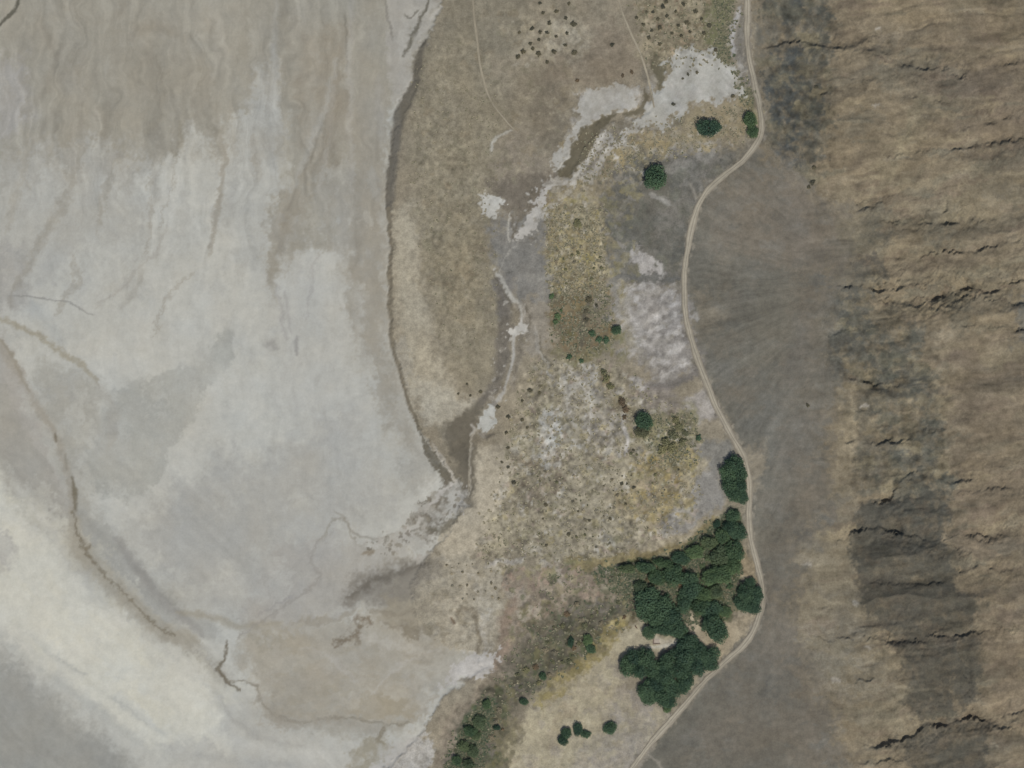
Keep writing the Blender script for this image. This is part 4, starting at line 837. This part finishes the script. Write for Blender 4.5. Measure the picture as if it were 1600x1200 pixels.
def make_mesh(name, co, faces, mat, attr=None):
    o = mesh_np(name, co, faces, mat, attr=attr, attr_name='leaf', smooth=False); me = o.data
    bpy.data.objects.remove(o); return me
TR_CROWN = [crown_mesh(100 + i, 2600, .062, 8 + i % 4, .85) for i in range(6)]
SH_CROWN = [crown_mesh(200 + i, 230, .17, 5 + i % 3, .8) for i in range(5)]
crown_cache = {}
def crown_data(kind, big, i):
    key = (kind, big, i)
    if key not in crown_cache:
        co, f, a = (TR_CROWN if big else SH_CROWN)[i]
        crown_cache[key] = make_mesh('crown_leaves', co, f, M_leaf[kind], a)
    return crown_cache[key]
TRUNK = [make_mesh('trunk_wood', *trunk_mesh(300 + i), M_bark) for i in range(4)]
STEM = [make_mesh('stem_wood', *trunk_mesh(400 + i, .45, .05, 5, .5), M_bark) for i in range(4)]
prng = random.Random(11)

def plant(u, v, r, kind, label, big, group=None, sx=1.0, sy=1.0, hz=None):
    x, y, z = (float(q) for q in place(u, v))
    nm = 'tree' if big else 'shrub'
    root = bpy.data.objects.new(nm, None); col.objects.link(root)
    root.empty_display_size = .5
    root.location = (x, y, z); root.rotation_euler = (0, 0, prng.random() * 6.28 if sx == sy else prng.uniform(-.15, .15))
    rr = r * S * (1.26 if big else 1.0); root.scale = (rr * sx * prng.uniform(.85, 1.15), rr * sy * prng.uniform(.85, 1.15), rr * (prng.uniform(.8, 1.05) if big else prng.uniform(.5, .75)))
    tag(root, label, nm, group)
    if big: parts = (('trunk', TRUNK[prng.randrange(4)]), ('crown', crown_data(kind, True, prng.randrange(6))))
    else: parts = (('stem', STEM[prng.randrange(4)]), ('foliage', crown_data(kind, False, prng.randrange(5))))
    for pn, me in parts:
        o = bpy.data.objects.new(pn, me); col.objects.link(o); o.parent = root
    return root

G1, G2, G3, G4 = 'trees of the roadside oval grove', 'trees of the tangled middle thicket', 'trees of the big southern grove', 'bushes along the reed strip at the bottom edge'
TREES = [
 # lone trees
 (1025, 279, 16, 'dark', 'lone round dark green tree on grey ground left of the road bend', None, 1, 1),
 (1107, 200, 13, 'dark', 'wide oval dark green tree below the largest salt pan', None, 1.5, .92),
 (1171, 188, 11, 'green', 'bright green tree against the road bend, upper of two', None, 1, .9),
 (1176, 207, 9, 'green', 'small bright green tree against the road bend, lower of two', None, 1, 1),
 (1005, 658, 12, 'dark', 'lone blackish green tree in the middle of the mottled flat', None, 1.1, 1),
 (1003, 675, 10, 'olive', 'pale olive bushy tree touching the south side of the lone blackish tree', None, 1.2, 1),
 (963, 516, 7, 'dark', 'small round dark tree at the left edge of the pale streaky fan', None, 1, 1),
 (953, 1138, 9.5, 'dark', 'rightmost of the three small lone trees on the tan southern apron', None, 1, 1),
 (884, 1145, 9, 'dark', 'upper crown of the leftmost pair on the tan southern apron', None, .95, 1),
 (879, 1157, 7.5, 'dark', 'lower crown of the leftmost pair on the tan southern apron', None, 1, .9),
 (903, 1139, 8, 'dark', 'taller crown of the middle pair on the tan southern apron', None, .9, 1.1),
 (915, 1147, 6, 'dark', 'small low crown at the right of the middle pair on the tan apron', None, 1.1, .9),
 (922, 1013, 8, 'dark', 'small dark tree standing at the yellow rim of the reed bed', None, 1, 1),
 (918, 1000, 7, 'green', 'faint green bush just above the small dark tree at the yellow rim', None, 1, 1),
 # roadside oval grove
 (1147, 726, 14, 'dark', 'northernmost crown of the oval grove beside the road', G1, 1, 1),
 (1139, 740, 13, 'dark', 'upper left crown of the oval roadside grove', G1, 1, 1),
 (1155, 741, 13, 'dark', 'upper right crown of the oval roadside grove', G1, 1, 1),
 (1141, 757, 14, 'dark', 'middle left crown of the oval roadside grove', G1, 1, 1),
 (1156, 759, 12, 'dark', 'middle right crown of the oval roadside grove, nearest the road', G1, 1, 1),
 (1147, 772, 12, 'dark', 'lower left crown of the oval roadside grove', G1, 1, 1),
 (1158, 776, 10, 'dark', 'southernmost crown of the oval roadside grove', G1, 1, .9),
 # below it
 (1146, 806, 11, 'dark', 'dark round tree just south of the oval roadside grove', None, 1, 1),
 (1141, 824, 11, 'dark', 'left of two joined dark trees north of the thicket beside the road', None, 1, 1),
 (1151, 832, 11, 'dark', 'right of two joined dark trees north of the thicket beside the road', None, 1.1, 1),
 (1120, 819, 6, 'dark', 'tiny dark round tree on the yellow rim north of the thicket', None, 1, 1),
 # thicket
 (1128, 838, 9, 'green', 'green crown at the thicket corner beside the tiny dark tree', G2, 1.1, 1),
 (1108, 848, 9, 'moss', 'olive crown on the northern rim of the thicket', G2, 1.2, .9),
 (1086, 862, 9, 'green', 'green crown near the middle of the thicket north rim', G2, 1.3, .8),
 (1062, 872, 10, 'dark', 'dark crown on the thicket north rim above the pinkish clearing', G2, 1.3, .8),
 (1036, 880, 9, 'green', 'green crown on the western part of the thicket north rim', G2, 1.5, .7),
 (1008, 886, 9, 'dark', 'low dark crown near the western end of the thicket north rim', G2, 1.6, .6),
 (980, 888, 7, 'moss', 'westernmost low olive crown on the thicket north rim', G2, 1.6, .6),
 (1146, 862, 11, 'green', 'bright green crown in the thicket nearest the road north end', G2, 1, 1.2),
 (1144, 884, 12, 'green', 'large green crown in the thicket left of the straight road stretch', G2, 1, 1),
 (1126, 870, 11, 'moss', 'olive crown inside the thicket left of the bright green crown', G2, 1, 1),
 (1128, 896, 12, 'green', 'broad green crown in the east middle of the thicket', G2, 1.2, 1),
 (1108, 902, 10, 'green', 'green crown east of the pinkish clearing in the thicket', G2, 1, 1),
 (1076, 906, 11, 'dark', 'dark crown just below the pinkish clearing in the thicket', G2, 1.1, 1),
 (1050, 898, 11, 'green', 'green crown west of the pinkish clearing in the thicket', G2, 1.2, 1),
 (1025, 902, 9, 'green', 'thin green crown in the north west of the thicket', G2, 1.2, .9),
 (1000, 918, 8, 'moss', 'olive crown at the west edge of the thicket above the dark mass', G2, 1, 1),
 (1080, 922, 12, 'dark', 'dark crown at the centre of the thicket', G2, 1.1, 1.1),
 (1100, 930, 10, 'green', 'green crown right of the thicket centre', G2, 1, 1),
 (1013, 938, 13, 'dark', 'upper crown of the dark mass at the thicket west edge', G2, 1.2, 1),
 (1008, 955, 12, 'dark', 'westernmost crown of the dark mass in the thicket', G2, 1, .9),
 (1035, 952, 14, 'dark', 'broad dark crown in the south west of the thicket', G2, 1.1, 1),
 (1024, 965, 12, 'dark', 'dark crown below the westernmost crown in the thicket', G2, 1.1, .9),
 (1048, 965, 13, 'dark', 'dark crown west of the small grey clearing in the thicket', G2, 1, 1),
 (1033, 982, 11, 'dark', 'dark crown on the thicket south edge above the pale clearing', G2, 1.2, .8),
 (1056, 982, 13, 'dark', 'large dark crown at the thicket south edge joining the big grove', G2, 1.2, .9),
 (1013, 988, 8, 'dark', 'small dark crown at the south west tip of the thicket', G2, 1, 1.1),
 (1070, 942, 11, 'dark', 'dark crown above the small grey clearing in the thicket', G2, 1, 1),
 (1093, 948, 11, 'green', 'green crown right of the small grey clearing in the thicket', G2, 1, .9),
 (1118, 925, 9, 'moss', 'olive crown between the thicket and the round roadside clump', G2, 1, 1),
 (1110, 952, 12, 'dark', 'dark crown at the top of the south east tail of the thicket', G2, 1.1, 1),
 (1130, 955, 8, 'green', 'small green crown right of the thicket tail', G2, 1.2, .8),
 (1110, 972, 12, 'dark', 'dark crown in the middle of the south east tail of the thicket', G2, 1, 1),
 (1120, 986, 13, 'dark', 'dark crown ending the south east tail of the thicket', G2, 1.05, .95),
 # round clump by the road
 (1172, 911, 8, 'dark', 'small dark top crown of the round clump touching the road', None, 1, 1),
 (1164, 925, 13, 'dark', 'upper left crown of the round clump touching the road', None, 1, 1),
 (1178, 930, 11, 'dark', 'right crown of the round clump touching the road', None, 1, 1.1),
 (1160, 943, 13, 'dark', 'lower left crown of the round clump touching the road', None, 1, 1),
 (1175, 948, 12, 'dark', 'lower right crown of the round clump touching the road', None, 1, 1),
 # big southern grove
 (980, 1039, 14, 'dark', 'crown at the western tip of the big southern grove', G3, 1, 1),
 (991, 1030, 14, 'dark', 'crown on the upper left shoulder of the big southern grove', G3, 1, .9),
 (1008, 1030, 14, 'dark', 'crown left of the notch in the big southern grove', G3, 1.1, 1),
 (998, 1047, 13, 'dark', 'crown on the lower left shoulder of the big southern grove', G3, 1.1, .9),
 (1018, 1046, 15, 'dark', 'crown just below the notch of the big southern grove', G3, 1, 1),
 (1042, 1033, 15, 'dark', 'crown right of the notch in the big southern grove', G3, 1, 1),
 (1066, 1025, 16, 'dark', 'large crown high in the middle of the big southern grove', G3, 1, 1),
 (1074, 1004, 14, 'dark', 'northernmost crown of the big southern grove, by the thicket', G3, 1, 1),
 (1088, 1018, 14, 'dark', 'crown on the upper right shoulder of the big southern grove', G3, 1, 1),
 (1107, 1024, 14, 'dark', 'crown at the eastern tip of the big southern grove', G3, 1, 1),
 (1108, 1037, 12, 'dark', 'crown at the lower right corner of the big southern grove', G3, 1, 1),
 (1088, 1040, 14, 'dark', 'crown inside the right half of the big southern grove', G3, 1.1, 1),
 (1060, 1048, 16, 'dark', 'largest crown at the centre of the big southern grove', G3, 1, 1),
 (1038, 1056, 15, 'dark', 'crown left of centre in the big southern grove', G3, 1, 1),
 (1072, 1062, 14, 'dark', 'crown on the lower right edge of the big southern grove', G3, 1, 1),
 (1068, 1075, 10, 'dark', 'small crown below the right edge of the big southern grove', G3, 1, 1),
 (1050, 1074, 14, 'dark', 'crown in the lower middle of the big southern grove', G3, 1, 1),
 (1010, 1076, 14, 'dark', 'crown at the lower left bulge of the big southern grove', G3, 1, 1),
 (1025, 1068, 15, 'dark', 'crown inside the lower left bulge of the big southern grove', G3, 1, 1),
 (1014, 1089, 12, 'dark', 'crown at the bottom left edge of the big southern grove', G3, 1.1, .9),
 (1034, 1088, 13, 'dark', 'crown at the bottom of the big southern grove', G3, 1, 1),
 (1045, 1095, 10, 'dark', 'crown above the southern point of the big southern grove', G3, 1, 1),
 (1042, 1106, 6, 'green', 'little green crown forming the southern point of the big grove', G3, 1, 1),
 # reed strip bushes
 (760, 1100, 7, 'green', 'northernmost dark bush of the reed strip by the bottom edge', G4, 1, 1),
 (735, 1142, 10, 'green', 'darkest rounded bush on the left side of the reed strip', G4, 1, 1),
 (749, 1128, 9, 'moss', 'olive bush just above the darkest bush of the reed strip', G4, 1, 1.2),
 (745, 1150, 8, 'moss', 'green bush just below the darkest bush of the reed strip', G4, 1, 1),
 (724, 1166, 9, 'moss', 'olive bush on the left side low in the reed strip', G4, 1, 1.1),
 (738, 1174, 9, 'moss', 'green bush on the right side low in the reed strip', G4, 1, 1.1),
 (714, 1188, 9, 'green', 'dark bush at the left end of the reed strip on the bottom edge', G4, 1, 1),
 (732, 1194, 9, 'moss', 'olive bush at the middle of the reed strip on the bottom edge', G4, 1, 1),
 (818, 1096, 6, 'dark', 'small dark bush on the rim between reed bed and tan apron', None, 1.2, .8),
 (776, 1137, 5, 'dark', 'tiny dark bush on the right flank of the reed strip', None, 1.2, .8),
 (848, 1057, 6, 'dark', 'small dark bush low in the grey reed bed', None, 1, .9),
 (892, 1003, 6, 'dark', 'slim dark bush standing upright in the grey reed bed', None, .7, 1.4),
]
for u, v, r, kind, lab, grp, sx, sy in TREES:
    plant(u, v, r * (1.22 if grp == G2 else .9 if grp == G4 else 1.0), kind, lab, True, grp, sx, sy)

SHRUBS = [
 ('small dark shrub scattered over the pale sandy patch at the top centre', 'shrubs on the pale sandy patch', 'dim',
  [(858, 36, 4.5), (896, 38, 6), (844, 50.5, 3.5), (855, 51, 3.5), (831, 45, 4), (811.5, 51, 3), (809.5, 88.5, 4.5), (817, 81, 4.5), (832.5, 76, 3.5), (842, 84, 5), (865.5, 81, 4.5), (883, 70.5, 4), (897.5, 82, 4.5), (848.5, 20.5, 3.5), (869.5, 18, 3.5), (889, 5.5, 3), (844, 5, 3), (884, 28, 3.5), (855, 97, 3.5), (842, 62, 3), (829, 68, 3.5), (886, 52, 3), (869, 57, 3)]),
 ('small dark shrub on the speckled ground above the largest salt pan', 'shrubs above the largest salt pan', 'dim',
  [(995, 27.5, 3.5), (1010, 18.5, 3), (1020, 19, 3), (1031, 43, 5), (1014, 59, 4), (1030.5, 69.5, 4), (1074, 36, 4.5), (1068, 7, 4), (1041, 3, 4), (1036, 10, 4), (1065, 56, 4), (1087, 18, 4), (1042, 25, 3.5), (1060, 40, 3), (1050, 52, 3), (1005, 38, 3), (1096, 30, 3.5), (1028, 30, 3), (1056, 18, 3), (1078, 50, 3), (1100, 52, 4), (1108, 40, 4), (1018, 48, 3)]),
 ('tiny grey shrub growing out of the white salt pan surface', 'shrubs on the salt pan', 'dim', [(1089, 113, 3.2), (1075, 116, 2.8), (1067, 123, 2.2), (1052, 163, 3.5), (1118, 78, 3.5), (1145, 150, 3.8)]),
 ('small brown shrub at the upper rim of the left salt pan', 'shrubs at the left salt pan rim', 'brown', [(987, 112.5, 3.6), (973, 118, 3.2), (902, 126, 3)]),
 ('single small shrub on the bare brown flat left of the dirt track', None, 'dim', [(957, 70, 3.6)]),
 ('green shrub in the brown hollow below the yellow grass', 'green shrubs of the brown hollow', 'dark', [(925, 521, 6.5), (936, 530, 6), (890, 558, 5.5), (909, 564, 5), (947, 531, 6)]),
 ('green shrub on the left rim of the brown hollow', 'shrubs on the hollow left rim', 'green', [(862, 463, 5.5), (872, 494, 7), (868, 503, 5), (877, 485, 3)]),
 ('dark shrub on the right rim of the brown hollow', 'shrubs on the hollow right rim', 'dim', [(932, 477, 3), (917, 500, 5), (916, 486, 5), (920, 468, 6)]),
 ('olive bush in the yellow grass patch', None, 'olive', [(903, 350, 8)]),
 ('narrow olive bush slanting beside the white crust', 'slanting olive bushes', 'olive', [(943, 581, 6), (948, 592, 7), (954, 604, 7)]),
 ('rusty brown shrub between the slanting olive bushes and the lone blackish tree', 'rusty shrubs', 'brown', [(972, 628, 7), (977, 640, 6), (976, 652, 5)]),
 ('low pale olive bush of the cluster right of the lone blackish tree', 'olive bush cluster', 'olive', [(1040, 690, 9), (1052, 680, 9), (1035, 702, 8), (1050, 700, 8), (1060, 665, 8), (1056, 656, 7), (1066, 690, 7), (1070, 676, 6)]),
 ('isolated small dark green bush between the olive cluster and the road', None, 'dark', [(1091, 684, 6)]),
 ('tiny dark shrub alone on the grey gravel fan', None, 'dim', [(1262, 633, 3.2)]),
 ('small dark shrub spaced along the pale sand beside the lower salt thread', 'shrubs beside the lower salt thread', 'dim',
  [(778, 636, 4), (791, 676, 3.5), (794, 651, 4), (794, 730, 3), (794, 700, 3), (751, 612, 3), (816, 626, 3), (784, 722, 2.5), (828, 610, 4), (843, 614, 3), (803, 754, 4), (816, 656, 3), (824, 668, 3), (735, 618, 2.5), (716, 615, 2.5), (730, 600, 2.5)]),
 ('small brownish shrub dotted at the foot of the dark rock band', 'shrubs below the upper rock band', 'dim', [(1276, 136, 3.5), (1272, 262, 4), (1270, 285, 5), (1264, 292, 4)]),
]
for lab, grp, kind, pts in SHRUBS:
    for u, v, r in pts: plant(u, v, r, kind, lab, False, grp)

TONE = {'brown': 'brownish', 'olive': 'olive', 'green': 'green', 'grey': 'grey', 'pale': 'pale', 'dim': 'dark', 'moss': 'dull green'}
def scatter(poly, n, rmin, rmax, kinds, label, group, mind, clump=0):
    xs = [p[0] for p in poly]; ys = [p[1] for p in poly]; got = []
    for _ in range(n * 40):
        if len(got) >= n: break
        u, v = prng.uniform(min(xs), max(xs)), prng.uniform(min(ys), max(ys))
        if poly_sd(poly, np.array([u]), np.array([v]))[0] < 0: continue
        if clump and vnoise(np.array([u / 26]), np.array([v / 26]), 3)[0] < clump * prng.uniform(.7, 1.3): continue
        if any((u - a) ** 2 + (v - b) ** 2 < mind ** 2 for a, b in got): continue
        got.append((u, v)); plant(u, v, prng.uniform(rmin, rmax), *(lambda kd: (kd, label.replace('{c}', TONE[kd])))(prng.choice(kinds)), False, group)
scatter([(830, 740), (1000, 700), (1080, 740), (1020, 840), (900, 860), (830, 850)], 80, 1.0, 3.4, ['dim', 'grey', 'olive', 'pale'], 'small {c} shrub dotting the pale speckled marsh flat in the centre', 'shrubs of the speckled marsh flat', 5.5, .5)
scatter([(862, 380), (940, 380), (940, 455), (870, 458)], 26, 1.8, 3.8, ['olive', 'grey', 'pale'], 'small {c} clump in the lower half of the yellow grass patch', 'clumps of the yellow grass patch', 9)
scatter([(690, 880), (780, 880), (780, 940), (715, 940)], 22, 1.2, 2.8, ['grey', 'pale'], 'tiny {c} shrub on the pale tan flat above the reed bed', 'shrubs on the pale tan flat', 9)

scatter([(870, 960), (915, 935), (985, 925), (985, 965), (925, 1008), (885, 1040), (835, 1072), (795, 1110), (780, 1200), (752, 1200), (765, 1130), (812, 1045)], 36, 2.5, 6, ['brown', 'olive', 'olive', 'grey'], 'low ragged {c} bush in the dark olive brown reed belt left of the groves', 'bushes of the reed belt', 9)
scatter([(1000, 895), (1060, 875), (1120, 845), (1150, 870), (1140, 920), (1110, 945), (1060, 960), (1000, 935)], 36, 4, 7.5, ['moss', 'moss', 'green', 'brown'], 'low {c} brush filling a gap between the thicket crowns', 'brush between the thicket crowns', 9)

# uncountable low tussocks and twigs, one mass
def tufts(regions):
    co, fa, va_ = [], [], []
    g = np.random.default_rng(5); off = 0
    for poly, n, r0, r1, tone in regions:
        xs = [p[0] for p in poly]; ys = [p[1] for p in poly]
        u = g.uniform(min(xs), max(xs), n * 3); v = g.uniform(min(ys), max(ys), n * 3)
        sd = poly_sd(poly, u + 6 * g.normal(size=len(u)), v + 6 * g.normal(size=len(u)))
        keep = np.where(sd > 0)[0][:n]; u, v = u[keep], v[keep]
        x, y, z = place(u, v); m = len(u); r = g.uniform(r0, r1, m) * S
        for b in range(5):                       # five bent blades of foliage per tussock
            a = g.uniform(0, 6.283, m); dx, dy = np.cos(a), np.sin(a); w = r * .45
            base = np.stack([x, y, z], -1)
            p0 = base + np.stack([-dy * w, dx * w, 0 * w], -1); p1 = base + np.stack([dy * w, -dx * w, 0 * w], -1)
            tip = base + np.stack([dx * r, dy * r, r * g.uniform(.12, .4, m)], -1)
            p2 = tip + np.stack([dy * w * .6, -dx * w * .6, 0 * w], -1); p3 = tip + np.stack([-dy * w * .6, dx * w * .6, 0 * w], -1)
            q = np.stack([p0, p1, p2, p3], 1).reshape(-1, 3); co.append(q)
            fa.append(np.arange(len(q)).reshape(-1, 4) + off); off += len(q)
            va_.append(np.repeat(np.clip(tone + g.normal(0, .18, m), 0, 1), 4))
    return np.vstack(co), np.vstack(fa), np.concatenate(va_)
m, nt, bs = nodes('tussock_foliage')
at = nt.nodes.new('ShaderNodeAttribute'); at.attribute_name = 'leaf'; cr = nt.nodes.new('ShaderNodeValToRGB')
cr.color_ramp.elements[0].color = (.045, .065, .034, 1); cr.color_ramp.elements[1].color = (.32, .28, .19, 1)
e = cr.color_ramp.elements.new(.45); e.color = (.16, .145, .09, 1)
nt.links.new(at.outputs['Fac'], cr.inputs[0]); nt.links.new(cr.outputs[0], bs.inputs['Base Color']); bs.inputs['Roughness'].default_value = .9
co, fa, va_ = tufts([(MARSH, 1500, 1.2, 2.6, .62), ([(850, 320), (945, 320), (950, 470), (860, 470)], 700, 1.4, 2.8, .55), ([(855, 455), (955, 440), (960, 535), (900, 562), (865, 530)], 500, 1.4, 3, .4),
                     ([(980, -60), (1130, -60), (1110, 100), (1010, 110)], 500, 1.2, 2.6, .5), ([(645, 100), (780, 150), (770, 560), (690, 540), (640, 300)], 450, 1.0, 2.0, .55),
                     ([(905, 215), (1170, 160), (1170, 215), (1000, 260), (900, 300)], 600, 1.2, 2.4, .55), ([(860, 890), (1000, 885), (980, 980), (800, 1110), (700, 1240), (690, 1180), (790, 1040)], 600, 1.4, 3.0, .36),
                     ([(930, 890), (1050, 868), (1140, 800), (1160, 880), (1150, 940), (1110, 985), (1020, 985)], 1600, 1.6, 3.4, .15), ([(690, 1220), (720, 1140), (760, 1090), (775, 1095), (745, 1220)], 500, 1.8, 3.4, .12),
                     ([(1115, -40), (1155, -40), (1140, 90), (1180, 150), (1175, 220), (1150, 120), (1120, 90)], 400, 1.5, 3, .3), ([(1010, 650), (1085, 645), (1090, 720), (1020, 730)], 300, 1.4, 2.8, .35)])
tag(mesh_np('low_scrub', co, fa, m, attr=va_, attr_name='leaf', smooth=False), 'low tussocks and dry grass speckling the marshy flats between lake bed and road', 'scrub', kind='stuff')

# ------------------------------------------------------------------ two small things in the clearing between the groves
def boxes(lst):
    vs, fs = [], []
    for (cx, cy, cz, lx, ly, lz, rz) in lst:
        o = len(vs); c, s = math.cos(rz), math.sin(rz)
        for k in range(8):
            px, py, pz = (lx / 2 * (1 if k & 1 else -1), ly / 2 * (1 if k & 2 else -1), lz / 2 * (1 if k & 4 else -1))
            t = .86 if k & 4 else 1.0
            vs.append((cx + (px * c - py * s) * t, cy + (px * s + py * c) * t, cz + pz))
        fs += [tuple(i + o for i in q) for q in ((0, 2, 3, 1), (4, 5, 7, 6), (0, 1, 5, 4), (1, 3, 7, 5), (3, 2, 6, 7), (2, 0, 4, 6))]
    return vs, fs
M_red = bark_material('red_brown_stone', (.21, .16, .125)); M_pale = bark_material('pale_packed_clay', (.36, .31, .25)); M_rust = bark_material('red_brown_dead_wood', (.13, .07, .05))
x, y, z = (float(q) for q in place(1026, 1002))
pad = bpy.data.objects.new('stone_enclosure', None); col.objects.link(pad); pad.location = (x, y, z + .1)
tag(pad, 'small square pale floor edged by reddish stones in the clearing above the big grove', 'enclosure')
f = mesh_np('floor', *boxes([(0, .2, -.05, 4.4, 3.2, .3, 0)]), M_pale, parent=pad, smooth=False)
stone_me = [make_mesh('stone_block', *boxes([(0, 0, 0, 1, 1, 1, 0)]), M_red)]
i = 0
for n, (x0, y0, x1, y1) in ((5, (-2.5, -1.9, -2.5, 2.0)), (5, (-1.7, -2.0, 2.4, -2.0))):
    for q in range(n):
        t = q / (n - 1); o = bpy.data.objects.new('stone', stone_me[0]); col.objects.link(o); o.parent = pad
        o.location = (x0 + (x1 - x0) * t, y0 + (y1 - y0) * t, .25); o.rotation_euler = (0, 0, prng.uniform(-.4, .4)); o.scale = (prng.uniform(.7, 1.0), prng.uniform(.7, 1.0), prng.uniform(.5, .9))
x, y, z = (float(q) for q in place(994, 980))
pile = bpy.data.objects.new('brush_pile', None); col.objects.link(pile); pile.location = (x, y, z)
tag(pile, 'tiny reddish brown heap of dead wood on the bare ground left of the thicket', 'brush pile')
for q in range(7):
    L = prng.uniform(1.6, 3.2); vs, fs = tube([((0, 0, -L / 2), .10), ((prng.uniform(-.1, .1), 0, 0), .16), ((0, 0, L / 2), .05)])
    o = mesh_np('branch', vs, fs, M_rust, parent=pile); o.rotation_euler = (R(90 + prng.uniform(-10, 10)), 0, R(30 + prng.uniform(-25, 25)))
    o.location = (prng.uniform(-.5, .5), prng.uniform(-.5, .5), .2 + .12 * q)
